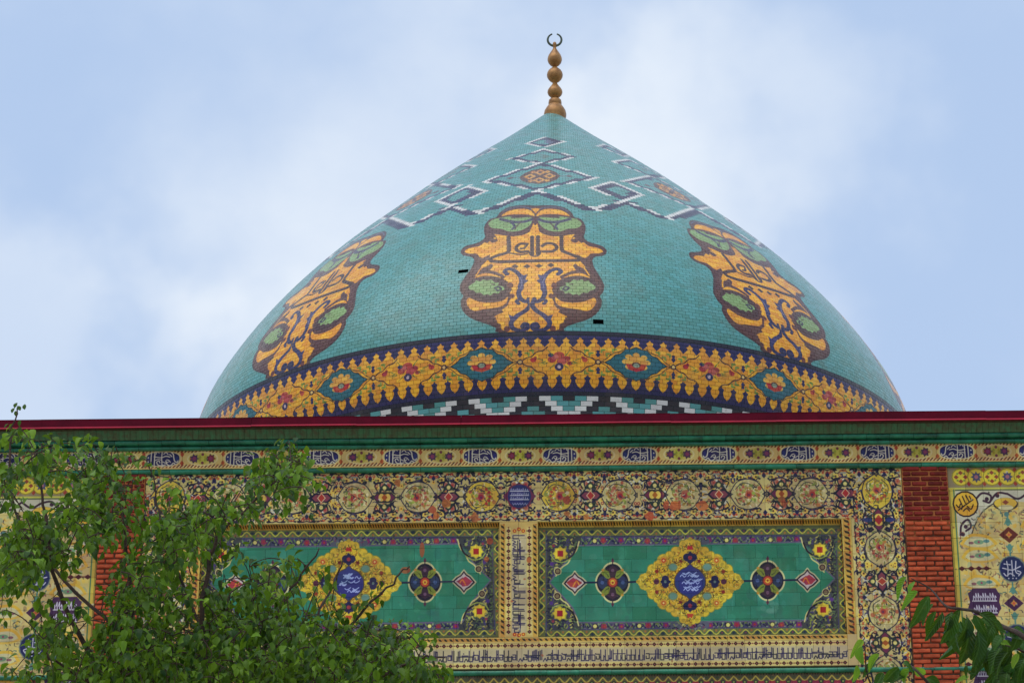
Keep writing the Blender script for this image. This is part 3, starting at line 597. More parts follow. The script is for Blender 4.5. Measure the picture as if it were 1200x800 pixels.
# --- strip of writing between the two panels
cw.poly([(584, 611), (631, 611), (631, 748), (584, 748)], rgb(210, 176, 96))
gold_strip(585, 592.5, 614, 747, False); gold_strip(623.5, 630.5, 614, 747, False)
dia_row(618, 744, 595.8, 3.0, False); dia_row(618, 744, 620.3, 3.0, False)
for (x, y) in ((603, 622), (608, 620), (613, 622), (603, 743), (608, 744), (613, 743)): cw.disc((x, y), 2.2, rgb(188, 70, 40)); cw.disc((x, y), .9, YEL)
kufic(599.3, 617, 626, 741, False, 5)
cw.ell((620, 656), 3.0, 3.6, rgb(190, 90, 50), .9)
# --- long rows below
cw.poly([(222, 746.2), (1001, 746.2), (1001, 845), (222, 845)], rgb(210, 184, 120))
gold_strip(233.5, 989.5, 746.6, 752.2, True)
dia_row(233.5, 989.5, 755.9, 3.2); kufic(233.5, 989.5, 759.4, 776, True, 11); dia_row(233.5, 989.5, 779.6, 3.2)
cw.line([(222, 783.4), (1001, 783.4)], 1.0, rgb(60, 50, 30), 0)
cw.poly([(222, 790), (1001, 790), (1001, 845), (222, 845)], rgb(96, 84, 52))
for i in range(62):
    x = 226+i*12.6; cw.line([(x, 794), (x+6.3, 800), (x+12.6, 794)], 1.5, rgb(196, 172, 70)); rose(cw, x+6.3, 805, 5.2, rgb(150, 42, 60), rgb(206, 92, 92)); cw.disc((x, 801), 2.6, rgb(54, 60, 44)); cw.disc((x, 801), 1.2, rgb(150, 160, 80))
    rose(cw, x, 815, 4.4, rgb(110, 44, 76), RED); cw.ell((x+6.3, 795.5), 2, 1.2, rgb(70, 80, 50))
    for k in range(4): cw.line([(x+k*3.1, 790), (x+k*3.1, 793)], .8, rgb(40, 36, 30), 0)
# --- the two outer bays (118..1265 right, left mirrored)
def bay(fx):
    P = lambda *pts: [fx(a, b) for a, b in pts]
    c = cw; r = random.Random(9)
    c.poly(P((1116, 548), (1268, 548), (1268, 846), (1116, 846)), rgb(208, 182, 112))
    # top border of yellow lobes
    c.poly(P((1116, 548), (1268, 548), (1268, 577), (1116, 577)), rgb(150, 130, 96))
    for i in range(8):
        x = 1134+i*18.5; big = i % 2 == 0
        c.ell(fx(x, 564), 11, 10.5, rgb(226, 196, 60)); c.line([fx(x+10.5*math.cos(t), 564+10*math.sin(t)) for t in np.linspace(0, 6.28, 12, endpoint=False)], 1.1, rgb(150, 130, 40), 0, closed=True)
        if big:
            for (a, b) in ((-5.5, 0), (5.5, 0), (0, -5), (0, 5)): c.dia(fx(x+a, 564+b), 3.0, 2.6, rgb(150, 66, 48))
            for (a, b) in ((-4, -4), (4, -4), (4, 4), (-4, 4)): c.disc(fx(x+a, 564+b), 1.3, rgb(140, 150, 60))
        else: c.star(fx(x, 564), 7, rgb(84, 80, 104), 8, .6); c.disc(fx(x, 564), 2.4, rgb(176, 110, 110))
        c.dia(fx(x+9.2, 556), 2.6, 3.2, rgb(160, 60, 44)); c.dia(fx(x+9.2, 572), 2.6, 3.2, rgb(160, 60, 44))
    c.line(P((1116, 577.5), (1268, 577.5)), 2.2, rgb(206, 196, 84), 0); c.line(P((1116, 579.2), (1268, 579.2)), 1.0, rgb(64, 90, 60), 0)
    # left upright yellow stripe with green line
    c.poly(P((1117.5, 577), (1126, 577), (1126, 846), (1117.5, 846)), rgb(208, 180, 72)); c.line(P((1124.5, 579), (1124.5, 846)), 1.6, rgb(84, 120, 84), 0); c.line(P((1119.5, 579), (1119.5, 846)), 1.0, rgb(150, 120, 50), 0)
    # spandrel with scroll and the yellow disc
    c.poly(P((1126, 580), (1268, 580), (1268, 598), (1180, 592), (1160, 602), (1148, 618), (1141, 634), (1126, 634)), rgb(206, 198, 166))
    for pts in (((1129, 632), (1131, 620), (1139, 614), (1142, 622), (1136, 627)), ((1150, 590), (1158, 583), (1168, 586), (1166, 594), (1159, 592)), ((1166, 594), (1176, 583), (1188, 584)), ((1188, 584), (1200, 590), (1212, 583)), ((1212, 583), (1225, 592), (1240, 584))):
        c.line(P(*pts), 2.4, rgb(66, 40, 52))
    for (x, y) in ((1136, 622), (1163, 590), (1176, 586), (1132, 631)): c.disc(fx(x, y), 2.5, rgb(66, 40, 52))
    c.line(P((1141, 634), (1148, 618), (1160, 602), (1180, 592), (1200, 590)), 1.4, rgb(70, 60, 50))
    # arabesque field: yellow bands, pale green leaves, dark little chains
    for i in range(620):
        x, y = 1128+r.random()*138, 600+r.random()*244
        if y < 640 and x < 1150-(y-600)*.2: continue
        c.ell(fx(x, y), 1.5+4*r.random(), .9+1.8*r.random(), [rgb(230, 184, 76), rgb(222, 170, 62), rgb(206, 196, 140), rgb(160, 164, 120), rgb(196, 160, 110), rgb(228, 192, 96), rgb(150, 120, 84)][i % 7], .7, 10, r.random()*3)
    for i in range(620):
        x, y = 1128+r.random()*138, 600+r.random()*244
        comma(c, *fx(x, y), r.random()*6.28, 5, 1.4, [rgb(110, 96, 60), rgb(86, 112, 96), rgb(140, 84, 70), rgb(206, 146, 52), rgb(86, 72, 70)][i % 5], .8)
    for (x0, y0) in ((1150, 640), (1150, 656), (1150, 688), (1150, 746), (1150, 766), (1150, 830), (1222, 620), (1222, 640), (1222, 660), (1222, 688), (1222, 712), (1222, 740), (1222, 766), (1222, 800)):
        c.ell(fx(x0, y0), 17, 7, rgb(206, 196, 150), .8); c.line(P((x0-20, y0+2), (x0-15, y0-4), (x0-7, y0-8), (x0+6, y0-7), (x0+14, y0-4), (x0+20, y0+2)), 3.4, rgb(222, 172, 62)); c.line(P((x0-18, y0+4), (x0-8, y0+7), (x0+8, y0+7), (x0+18, y0+4)), 2.6, rgb(212, 168, 76)); c.ell(fx(x0, y0), 6, 2.8, rgb(120, 150, 110)); c.ell(fx(x0-9, y0+1), 3, 1.6, rgb(140, 90, 90)); c.ell(fx(x0+9, y0-1), 3.6, 2, rgb(90, 130, 120)); c.disc(fx(x0, y0), 1.3, rgb(150, 60, 90))
    for yy in (671, 783):
        for x in (1128, 1139, 1148, 1157): c.dia(fx(x, yy), 4.2, 2.8, rgb(84, 30, 30))
        c.line(P((1126, yy), (1162, yy)), 1.1, rgb(84, 30, 30), 0)
    # the upright chain of medallions
    cxs = 1186
    c.line(P((cxs, 606), (cxs, 846)), 2.0, rgb(96, 140, 124), 0)
    c.ell(fx(cxs-1, 596), 15, 7.5, rgb(70, 56, 44)); c.ell(fx(cxs-1, 595), 13.6, 6.4, rgb(228, 186, 66)); c.ell(fx(cxs-1, 600), 9, 3, rgb(222, 206, 150)); c.dia(fx(cxs-1, 594), 4, 3, rgb(150, 80, 50)); c.disc(fx(cxs-1, 608), 3, rgb(90, 130, 120))
    for (y, col) in ((632, rgb(104, 44, 34)), (712, rgb(72, 36, 66)), (790, rgb(104, 44, 34))):
        c.dia(fx(cxs, y), 13, 11, rgb(206, 180, 110)); c.dia(fx(cxs, y), 11.5, 9.6, col); c.star(fx(cxs, y), 4.2, rgb(206, 140, 60), 4, .6); c.disc(fx(cxs, y), 1.5, rgb(210, 90, 60))
        for s in (-1, 1): c.ell(fx(cxs, y+s*15), 3, 4.5, rgb(90, 136, 116)); c.line(P((cxs-4, y+s*13), (cxs, y+s*18), (cxs+4, y+s*13)), 1.4, rgb(90, 136, 116))
    for y in (672, 752):
        c.disc(fx(cxs+1, y), 16, rgb(120, 130, 110)); c.disc(fx(cxs+1, y), 14.6, rgb(38, 44, 84))
        for pts in (((-11, -1), (0, 1), (10, -3)), ((-6, -9), (-5, 0), (-6, 8)), ((0, -10), (0, 8)), ((5, -9), (4, 3), (8, 6)), ((-9, -6), (-2, -5)), ((-10, 5), (-7, 8), (-3, 5), (2, 8)), ((6, 2), (10, 4), (7, 8))):
            c.line([fx(cxs+1+a, y+b) for a, b in pts], 1.3, rgb(206, 200, 206))
        for a in (-4, 1, 5): c.disc(fx(cxs+a, y+11), .9, rgb(206, 200, 206))
    # plum tablet with two lines of white writing
    for ty in (712, 800):
        tb = [(1133, 700-712), (1137, 697-712), (1139, 694-712), (1166, 694-712), (1168, 698-712), (1171, 702-712), (1169, 710-712), (1171, 718-712), (1168, 722-712), (1166, 726-712), (1139, 726-712), (1136, 722-712), (1132, 718-712), (1135, 710-712)]
        c.poly([fx(a, b+ty) for a, b in tb], rgb(70, 40, 72))
        for v in (-12, 2):
            c.line([fx(1138, ty+v+9), fx(1166, ty+v+9)], 1.2, rgb(210, 204, 204), 0)
            for i in range(10):
                x = 1139+i*2.8
                c.line([fx(x, ty+v+8), fx(x+.4, ty+v+(0 if i % 3 else 3)), fx(x+1.6, ty+v+5)], 1.0, rgb(206, 200, 206), 0)
    # yellow disc with slanting letters
    dc = (1137.5, 595.5)
    c.disc(fx(*dc), 15.6, rgb(48, 34, 28)); c.disc(fx(*dc), 13.8, rgb(230, 172, 52))
    for pts in (((-9, 7), (0, 1), (9, -5)), ((-7, -6), (-4, 2), (-5, 6)), ((-3, -9), (0, -1)), ((1, -10), (4, -3)), ((5, -9), (7, -5)), ((-11, 1), (-8, 4), (-6, 0)), ((-3, 8), (1, 5), (4, 8)), ((2, 3), (6, 6), (9, 1))):
        c.line([fx(dc[0]+a, dc[1]+b) for a, b in pts], 1.5, rgb(58, 36, 24))
bay(lambda a, b: (a, b))
LM = 112.0+1118.5
bay(lambda a, b: (LM-a, b))
# --- frieze of blue cartouches
cw.poly([(AX0, 517), (AX1, 517), (AX1, 546), (AX0, 546)], rgb(222, 186, 108))
FD = 23.95
f563, f656 = Q([(563, 534)], FD)[0, 0], Q([(656, 533.3)], FD)[0, 0]
FP = f656-f563; FYT, FYB = 523.6, 544.6; FYC = (FYT+FYB)/2
for y in (FYT+1.6, FYB-1.8):
    cw.poly([(AX0, y-1.8), (AX1, y-1.8), (AX1, y+1.8), (AX0, y+1.8)], rgb(216, 160, 74))
    for i in range(int((AX1-AX0)/4.2)):
        x = AX0+i*4.2; cw.line([(x, y+1.5), (x+3.0, y-1.5)], 1.1, rgb(130, 52, 40) if i % 2 else rgb(70, 36, 40), 0); cw.line([(x+1.9, y+1.4), (x+4.6, y-1.2)], .7, rgb(238, 222, 170), 0)
FR0 = -7
for i in range(FR0, 9):
    x = f563+FP*i; mir = 1 if i >= 1 else -1
    q = lambda a, b: (x+mir*(a-990)/8.571*1.0, FYC+(b-412)/8.571)
    cap = [(-18.5*math.cos(t) if abs(math.cos(t)) > 0 else 0, 8.8*math.sin(t)) for t in np.linspace(0, 6.283, 28, endpoint=False)]
    cap = [(x+21.6*np.sign(math.cos(t))*abs(math.cos(t))**.75, FYC+9.2*np.sign(math.sin(t))*abs(math.sin(t))**.75) for t in np.linspace(0, 6.283, 40, endpoint=False)]
    cw.poly(cap, rgb(224, 200, 140)); cw.poly([((a-x)*.925+x, (b-FYC)*.88+FYC) for a, b in cap], rgb(40, 34, 78))
    for s in (-1, 1): cw.ell((x+s*17, FYC), 2.0, 3.2, rgb(46, 50, 104))
    cr = rgb(224, 210, 180)
    for pts, w in (([(832, 432), (842, 446), (866, 436), (878, 400), (884, 366), (906, 346)], 1.35), ([(918, 392), (960, 384), (1010, 398), (1080, 388)], 1.15), ([(1000, 338), (1002, 400), (996, 470)], 1.2), ([(1074, 334), (1076, 482)], 1.35), ([(1110, 340), (1112, 484)], 1.3),
                   ([(938, 366), (960, 346), (984, 362)], 1.1), ([(1030, 350), (1050, 340), (1062, 360)], 1.0), ([(856, 470), (880, 454), (908, 480), (944, 466), (958, 430)], 1.25), ([(960, 470), (1000, 478), (1034, 474), (1052, 444), (1030, 430), (1018, 450)], 1.2), ([(910, 446), (930, 424), (950, 420)], 1.0), ([(930, 440), (960, 452), (990, 440)], 1.0), ([(1010, 420), (1040, 414), (1066, 424)], 1.0), ([(898, 388), (922, 366)], 1.1)):
        cw.line([q(a, b) for a, b in pts], w, cr)
    cw.disc(q(1140, 398), .9, cr); cw.disc(q(1140, 440), .9, cr); cw.disc(q(985, 488), .9, cr)
    y_ = x+FP/2                                       # ornament between cartouches
    cw.ell((y_, FYC), 19, 8.6, rgb(230, 204, 140)); cw.ell((y_, FYC), 17, 7.4, rgb(214, 184, 96)); cw.ell((y_, FYC), 7, 6.6, rgb(190, 176, 66))
    for s in (-1, 1):
        k = RNG.random()
        cw.star((y_+s*10, FYC), 6.0, rgb(50, 34, 56), 7, .62); cw.star((y_+s*10, FYC), 4.8, rgb(96, 48, 84) if k < .7 else rgb(140, 40, 50), 7, .6); cw.disc((y_+s*10, FYC), 2.2, rgb(140, 56, 86)); cw.disc((y_+s*14.3, FYC), 1.2, rgb(150, 80, 50)); cw.disc((y_+s*5.2, FYC), 1.3, rgb(120, 110, 60))
        cw.disc((y_, FYC+s*5), 1.7, rgb(120, 52, 60)); cw.dia((y_+s*3, FYC+s*1.5), 1.6, 2.4, rgb(150, 150, 40)); cw.dia((y_-s*3, FYC+s*1.5), 1.6, 2.4, rgb(170, 150, 40))
        for v in (-1, 1): cw.dia((y_+s*(FP/2-23.0), FYC+v*5.2), 2.3, 3.3, rgb(186, 82, 42))
for i in range(420):
    x, y = RNG.uniform(0, 1200), RNG.uniform(551, 840)
    if 640 < x < 980 and 640 < y < 728 or 240 < x < 575 and 640 < y < 728: continue
    n_ = RNG.randint(5, 7); q_ = RNG.uniform(.6, 1.9); c_ = RNG.choice((rgb(150, 96, 62), rgb(120, 100, 76), rgb(226, 214, 186), rgb(84, 74, 62), rgb(176, 92, 56)))
    cw.poly([(x+q_*RNG.uniform(.5, 1.5)*math.cos(6.28*k/n_), y+q_*RNG.uniform(.5, 1.3)*math.sin(6.28*k/n_)) for k in range(n_)], c_, 0, RNG.uniform(.4, .9))
# broad mottling of age on all painted tiles
low = NR.rand(AH//24+2, AW//24+2); yy = np.linspace(0, low.shape[0]-1.001, AH); xx = np.linspace(0, low.shape[1]-1.001, AW)
y0 = yy.astype(int); x0 = xx.astype(int); fy = (yy-y0)[:, None]; fx = (xx-x0)[None]
nz = low[y0][:, x0]*(1-fy)*(1-fx)+low[y0+1][:, x0]*fy*(1-fx)+low[y0][:, x0+1]*(1-fy)*fx+low[y0+1][:, x0+1]*fy*fx
cw.a *= (.93+.14*nz)[..., None].astype(np.float32)
IMG_WALL = cw.image('facade_ornament')

# ------------------------------------------------------------------ materials
def mat(name):
    m = bpy.data.materials.new(name); m.use_nodes = True; n = m.node_tree; n.nodes.clear()
    o = nd(n, 'ShaderNodeOutputMaterial'); b = nd(n, 'ShaderNodeBsdfPrincipled'); n.links.new(b.outputs[0], o.inputs[0])
    return m, n, b
def mixc(n, a, b, fac, mode='MIX'):
    x = nd(n, 'ShaderNodeMix', data_type='RGBA', blend_type=mode)
    for s, v in ((0, fac), (6, a), (7, b)):
        if isinstance(v, (int, float)): x.inputs[s].default_value = v
        elif isinstance(v, tuple): x.inputs[s].default_value = v
        else: n.links.new(v, x.inputs[s])
    return x.outputs[2]
def noise(n, scale, detail=4, rough=.55, vec=None, out=0):
    t = nd(n, 'ShaderNodeTexNoise'); t.inputs['Scale'].default_value = scale; t.inputs['Detail'].default_value = detail; t.inputs['Roughness'].default_value = rough
    if vec is None:
        g = nd(n, 'ShaderNodeNewGeometry'); vec = g.outputs['Position']
    n.links.new(vec, t.inputs[0]); return t.outputs[out]
def ramp(n, src, p0, p1, c0=(0, 0, 0, 1), c1=(1, 1, 1, 1)):
    r = nd(n, 'ShaderNodeValToRGB'); r.color_ramp.elements[0].position = p0; r.color_ramp.elements[1].position = p1
    r.color_ramp.elements[0].color = c0; r.color_ramp.elements[1].color = c1; n.links.new(src, r.inputs[0]); return r.outputs[0]
def mrange(n, src, a, b, c, d):
    r = nd(n, 'ShaderNodeMapRange'); n.links.new(src, r.inputs[0])
    for i, v in zip((1, 2, 3, 4), (a, b, c, d)): r.inputs[i].default_value = v
    return r.outputs[0]
def bump(n, b, src, strength, dist):
    k = nd(n, 'ShaderNodeBump'); k.inputs['Strength'].default_value = strength; k.inputs['Distance'].default_value = dist
    n.links.new(src, k.inputs['Height']); n.links.new(k.outputs[0], b.inputs['Normal'])
def lin(c):
    c = [v/255 for v in c]; return tuple([v/12.92 if v <= .04045 else ((v+.055)/1.055)**2.4 for v in c]+[1])
def glaze(name, img, tint=False, rnd='object', rough=(.22, .5), gain=1.0, spec=.5, grime=.34):
    m, n, b = mat(name); b.inputs['Specular IOR Level'].default_value = spec
    t = nd(n, 'ShaderNodeTexImage'); t.image = img; t.interpolation = 'Linear'; t.extension = 'REPEAT'
    col = t.outputs[0]
    if tint:
        a = nd(n, 'ShaderNodeAttribute'); a.attribute_name = 'tint'; col = mixc(n, col, a.outputs['Color'], a.outputs['Alpha'])
    if rnd == 'object': v = nd(n, 'ShaderNodeObjectInfo').outputs['Random']
    else:
        a2 = nd(n, 'ShaderNodeAttribute'); a2.attribute_name = 'vary'; v = a2.outputs['Fac']
    hs = nd(n, 'ShaderNodeHueSaturation'); n.links.new(col, hs.inputs['Color'])
    n.links.new(mrange(n, v, 0, 1, (.85 if tint else .84)*gain, 1.11*gain), hs.inputs['Value'])
    n.links.new(mrange(n, v, 0, 1, .488, .512), hs.inputs['Hue'])
    g = ramp(n, noise(n, 3.1, 6, .62), .50, .80); col = mixc(n, hs.outputs[0], lin((120, 104, 84)), mrange(n, g, 0, 1, 0, grime))
    s = ramp(n, noise(n, 22, 3, .6), .56, .74); col = mixc(n, col, lin((84, 74, 62)), mrange(n, s, 0, 1, 0, grime*.8))
    n.links.new(col, b.inputs['Base Color'])
    n.links.new(mrange(n, noise(n, 9, 4), .3, .7, rough[0], rough[1]), b.inputs['Roughness'])
    bump(n, b, noise(n, 26, 3), .16, .008)
    return m
def plain(name, c0, c1, scale, rough=.6, bs=.3, bd=.01, spec=.5, objrand=0.0):
    m, n, b = mat(name); col = mixc(n, lin(c0), lin(c1), ramp(n, noise(n, scale, 6, .62), .35, .68))
    if objrand:
        hs = nd(n, 'ShaderNodeHueSaturation'); n.links.new(col, hs.inputs['Color']); oi = nd(n, 'ShaderNodeObjectInfo')
        n.links.new(mrange(n, oi.outputs['Random'], 0, 1, 1-objrand, 1+objrand), hs.inputs['Value']); col = hs.outputs[0]
    n.links.new(col, b.inputs['Base Color']); b.inputs['Roughness'].default_value = rough; b.inputs['Specular IOR Level'].default_value = spec
    if bs: bump(n, b, noise(n, scale*6, 5), bs, bd)
    return m
M = {}
M['wall'] = glaze('facade_glaze', IMG_WALL, spec=.22, grime=.2, gain=1.06)
M['up'] = glaze('dome_glaze', IMG_UP, True, 'vary', (.2, .42)); M['band'] = glaze('girdle_glaze', IMG_BAND, True, 'vary', (.2, .42), gain=1.04)
for k_ in ('up', 'band'):
    b_ = M[k_].node_tree.nodes['Principled BSDF']; b_.inputs['Sheen Weight'].default_value = .45; b_.inputs['Sheen Roughness'].default_value = .3      # added sheen imitates pale sky reflection at the grazing edges
M['pgrout'] = plain('green_grout', (58, 98, 78), (44, 78, 62), 9, .9)
M['grout'] = plain('grout', (120, 108, 88), (86, 78, 66), 9, .9)
M['dgrout'] = plain('dome_grout', (58, 84, 78), (44, 60, 56), 9, .9)
M['redmetal'] = plain('red_painted_metal', (100, 3, 32), (80, 3, 26), 5, .6, .25, .01, .1)
M['redlip'] = plain('red_painted_lip', (196, 22, 56), (168, 18, 48), 5, .4, 0)
M['greentile'] = plain('green_glazed_moulding', (40, 134, 98), (24, 88, 66), 9, .26, .3, .008, objrand=.2)
M['darkgreen'] = plain('dark_green_glazed_rib', (58, 120, 76), (74, 76, 44), 17, .34, .2, .006)
M['cove'] = plain('brown_cove', (78, 62, 40), (44, 44, 32), 22, .7)
M['brick'] = plain('fired_brick', (206, 96, 58), (158, 66, 40), 11, .85, .5, .008, .3, objrand=.26)
M['bricktop'] = plain('maroon_stained_brick', (142, 46, 36), (104, 32, 28), 11, .8, .5, .008, .3, objrand=.26)
M['mortar'] = plain('brick_mortar', (104, 66, 42), (66, 42, 30), 14, .95); 
_n = M['mortar'].node_tree; _b = _n.nodes['Principled BSDF']; _g = nd(_n, 'ShaderNodeNewGeometry'); _s = nd(_n, 'ShaderNodeSeparateXYZ'); _n.links.new(_g.outputs['Position'], _s.inputs[0])
_a = nd(_n, 'ShaderNodeMath', operation='ADD'); _n.links.new(_s.outputs[2], _a.inputs[0]); _n.links.new(mrange(_n, noise(_n, 5, 3), .3, .7, -.25, .25), _a.inputs[1])
_n.links.new(mixc(_n, _b.inputs['Base Color'].links[0].from_socket, lin((186, 112, 60)), mrange(_n, _a.outputs[0], ZW(632), ZW(600), 0, 1)), _b.inputs['Base Color'])
M['slot_shade'] = plain('painted_slot_shade', (6, 6, 8), (4, 4, 5), 5, 1.0, 0, spec=0)  # flat black standing in for the shade inside the dome slots
M['gold'] = plain('gilded_metal', (182, 132, 74), (138, 94, 50), 12, .40, .2, .005); M['gold'].node_tree.nodes['Principled BSDF'].inputs['Metallic'].default_value = .35
M['bronze'] = plain('dark_bronze', (70, 86, 62), (50, 52, 40), 16, .45, 0)
M['plaster'] = plain('ochre_plaster', (172, 146, 104), (140, 118, 84), 2, .9)
M['roof'] = plain('roof_felt', (120, 112, 102), (96, 92, 86), 2, .9)
M['paving'] = plain('stone_paving', (178, 166, 146), (146, 136, 120), 1.2, .85)
M['bark'] = plain('bark', (84, 62, 48), (48, 38, 32), 26, .9, .6, .01)
def leafmat(name, c0, c1, trans=.35, rnd='vary', rough=.42, veins=False):
    m, n, b = mat(name); o = [x for x in n.nodes if x.type == 'OUTPUT_MATERIAL'][0]
    if rnd == 'vary': a = nd(n, 'ShaderNodeAttribute'); a.attribute_name = 'vary'; v = a.outputs['Fac']
    else: v = nd(n, 'ShaderNodeObjectInfo').outputs['Random']
    col = mixc(n, lin(c0), lin(c1), v); col = mixc(n, col, lin((120, 150, 60)), mrange(n, noise(n, 60, 2), .55, .8, 0, .25))
    if veins:
        uv = nd(n, 'ShaderNodeUVMap'); sp = nd(n, 'ShaderNodeSeparateXYZ'); n.links.new(uv.outputs[0], sp.inputs[0])
        ab = nd(n, 'ShaderNodeMath', operation='ABSOLUTE'); n.links.new(sp.outputs[0], ab.inputs[0])
        rib = ramp(n, ab.outputs[0], .02, .055, (1, 1, 1, 1), (0, 0, 0, 1))
        su = nd(n, 'ShaderNodeMath', operation='MULTIPLY_ADD'); n.links.new(ab.outputs[0], su.inputs[0]); su.inputs[1].default_value = -.7; n.links.new(sp.outputs[1], su.inputs[2])
        sn = nd(n, 'ShaderNodeMath', operation='MULTIPLY'); n.links.new(su.outputs[0], sn.inputs[0]); sn.inputs[1].default_value = 62
        si = nd(n, 'ShaderNodeMath', operation='SINE'); n.links.new(sn.outputs[0], si.inputs[0])
        col = mixc(n, col, lin((84, 124, 56)), mrange(n, rib, 0, 1, 0, .55)); col = mixc(n, col, lin((18, 44, 16)), mrange(n, si.outputs[0], .5, 1, 0, .2))
        col = mixc(n, col, lin((120, 110, 50)), mrange(n, noise(n, 34, 4), .62, .78, 0, .5))
        bump(n, b, si.outputs[0], .35, .004)
    n.links.new(col, b.inputs['Base Color']); b.inputs['Roughness'].default_value = rough; b.inputs['Specular IOR Level'].default_value = .26
    tr = nd(n, 'ShaderNodeBsdfTranslucent'); n.links.new(mixc(n, col, lin((150, 190, 40)), .45), tr.inputs[0])
    x = nd(n, 'ShaderNodeMixShader'); x.inputs[0].default_value = trans
    n.links.new(b.outputs[0], x.inputs[1]); n.links.new(tr.outputs[0], x.inputs[2]); n.links.new(x.outputs[0], o.inputs[0])
    return m
M['leaf'] = leafmat('tree_leaf', (18, 58, 8), (134, 172, 36), .32, rough=.42); M['leafo'] = leafmat('tree_leaf_single', (18, 58, 8), (116, 156, 34), .32, rnd='obj', rough=.42)
M['bigleaf'] = leafmat('broad_leaf', (18, 50, 16), (44, 92, 24), .22, rnd='obj', rough=.4, veins=True); M['younglleaf'] = leafmat('young_leaf', (106, 156, 40), (146, 182, 56), .45, 'obj', veins=True)

# ------------------------------------------------------------------ object helpers
def link(name, me, parent=None, m=None, kind=None):
    o = bpy.data.objects.new(name, me); COL.objects.link(o)
    if parent is not None: o.parent = parent
    if m is not None and me is not None and not me.materials: me.materials.append(m)
    if kind: o['kind'] = kind
    return o
def empty(name, loc, label, cat):
    o = bpy.data.objects.new(name, None); COL.objects.link(o); o.location = loc; o['label'] = label; o['category'] = cat
    o.empty_display_size = .3
    return o
def mesh(name, V, Fc, uv=None, smooth=False):
    me = bpy.data.meshes.new(name); me.from_pydata([tuple(v) for v in V], [], [tuple(f) for f in Fc])
    if uv is not None:
        l = me.uv_layers.new(name='UVMap'); idx = np.empty(len(me.loops), np.int32); me.loops.foreach_get('vertex_index', idx)
        l.data.foreach_set('uv', np.asarray(uv, np.float32)[idx].ravel())
    if smooth: me.polygons.foreach_set('use_smooth', np.ones(len(me.polygons), bool))
    me.update(); return me
BOXF = [(0, 1, 2, 3), (7, 6, 5, 4), (0, 4, 5, 1), (1, 5, 6, 2), (2, 6, 7, 3), (3, 7, 4, 0)]
def box(x0, x1, y0, y1, z0, z1):
    return [(x0, y0, z0), (x1, y0, z0), (x1, y0, z1), (x0, y0, z1), (x0, y1, z0), (x1, y1, z0), (x1, y1, z1), (x0, y1, z1)], BOXF
def boxo(name, b, m, parent, kind=None):
    V, Fc = box(*b); return link(name, mesh(name, V, Fc), parent, m, kind)
def sweep_x(name, prof, x0, x1, m, parent, smooth=True, kind=None):
    """closed (Y,z) profile swept along X between x0 and x1, with end caps"""
    n = len(prof); V = [(x0, a, b) for a, b in prof]+[(x1, a, b) for a, b in prof]
    Fc = [(i, (i+1) % n, n+(i+1) % n, n+i) for i in range(n)]+[tuple(range(n-1, -1, -1)), tuple(range(n, 2*n))]
    return link(name, mesh(name, V, Fc, smooth=False), parent, m, kind)
def lathe(prof, n, cx=0, cy=0, a0=0, a1=2*math.pi, smooth=True, name='lathe'):
    k = len(prof); full_ = abs(a1-a0-2*math.pi) < 1e-6; cols = n if full_ else n+1
    A = a0+(a1-a0)*np.arange(cols)/n
    V = [(cx+r*math.sin(a), cy-r*math.cos(a), z) for a in A for z, r in prof]
    Fc = [(i*k+j, ((i+1) % cols)*k+j, ((i+1) % cols)*k+j+1, i*k+j+1) for i in range(n) for j in range(k-1)]
    return mesh(name, V, Fc, smooth=smooth)

# ------------------------------------------------------------------ ground
g = mesh('ground', [(-400, -300, 0), (400, -300, 0), (400, 900, 0), (-400, 900, 0)], [(0, 1, 2, 3)])
link('ground', g, None, M['paving'], 'structure')

# ------------------------------------------------------------------ the mosque
mosque = empty('mosque', (0, 24.0, 0), 'tiled mosque with pointed turquoise dome behind a long ornamented facade', 'mosque')
def P(o): o.parent = mosque; o.matrix_parent_inverse = Matrix.Translation((0, -24.0, 0)); return o
def part(name, me, m, kind=None): return P(link(name, me, None, m, kind))
def sub(o, parent):
    o.parent = parent; o.matrix_parent_inverse = (Matrix.Translation((0, 24.0, 0))@parent.matrix_parent_inverse).inverted() if False else Matrix.Identity(4); return o
WX0, WX1 = XW(-56), XW(1262)
ZT = ZW(486.5, 23.5)
# core wall body, with the two panel recesses left open
zr0, zr1 = ZW(745.5), ZW(612.0)
def core(x0, x1, z0, z1, y0=24.03): return box(x0, x1, y0, 24.6, z0, z1)
cV, cF = [], []
def addb(b, out=(cV, cF)):
    V, Fc = b; k = len(out[0]); out[0].extend(V); out[1].extend([tuple(i+k for i in f) for f in Fc])
xl0, xl1, xr0, xr1 = XW(233.5), XW(585), XW(630.5), XW(989.5)
ztop = ZW(512, 23.9)
addb(core(WX0-.25, WX1+.25, 0, zr0)); addb(core(WX0-.25, WX1+.25, zr1, ztop)); addb(core(WX0-.25, xl0, zr0, zr1)); addb(core(xl1, xr0, zr0, zr1)); addb(core(xr1, WX1+.25, zr0, zr1))
addb(box(xl0, xl1, 24.12, 24.6, zr0, zr1)); addb(box(xr0, xr1, 24.12, 24.6, zr0, zr1))
facade = part('facade_wall', mesh('facade_wall', cV, cF), M['grout'])
lw = ZW(838)
part('lower_wall', mesh('lower_wall', *box(WX0-.27, WX1+.27, 23.985, 24.03, 0, lw)), M['plaster'])
part('roof_slab', mesh('roof_slab', *box(WX0-.25, WX1+.25, 24.05, 38, ztop+.002, ztop+.12)), M['roof'])
for sx, x0 in ((-1, WX0-.25), (1, WX1-.15)): part('side_wall', mesh('side_wall', *box(x0, x0+.4, 24.6, 38, 0, ztop)), M['plaster'])
def child(name, me, m, parent, kind=None):
    return link(name, me, parent, m, kind)
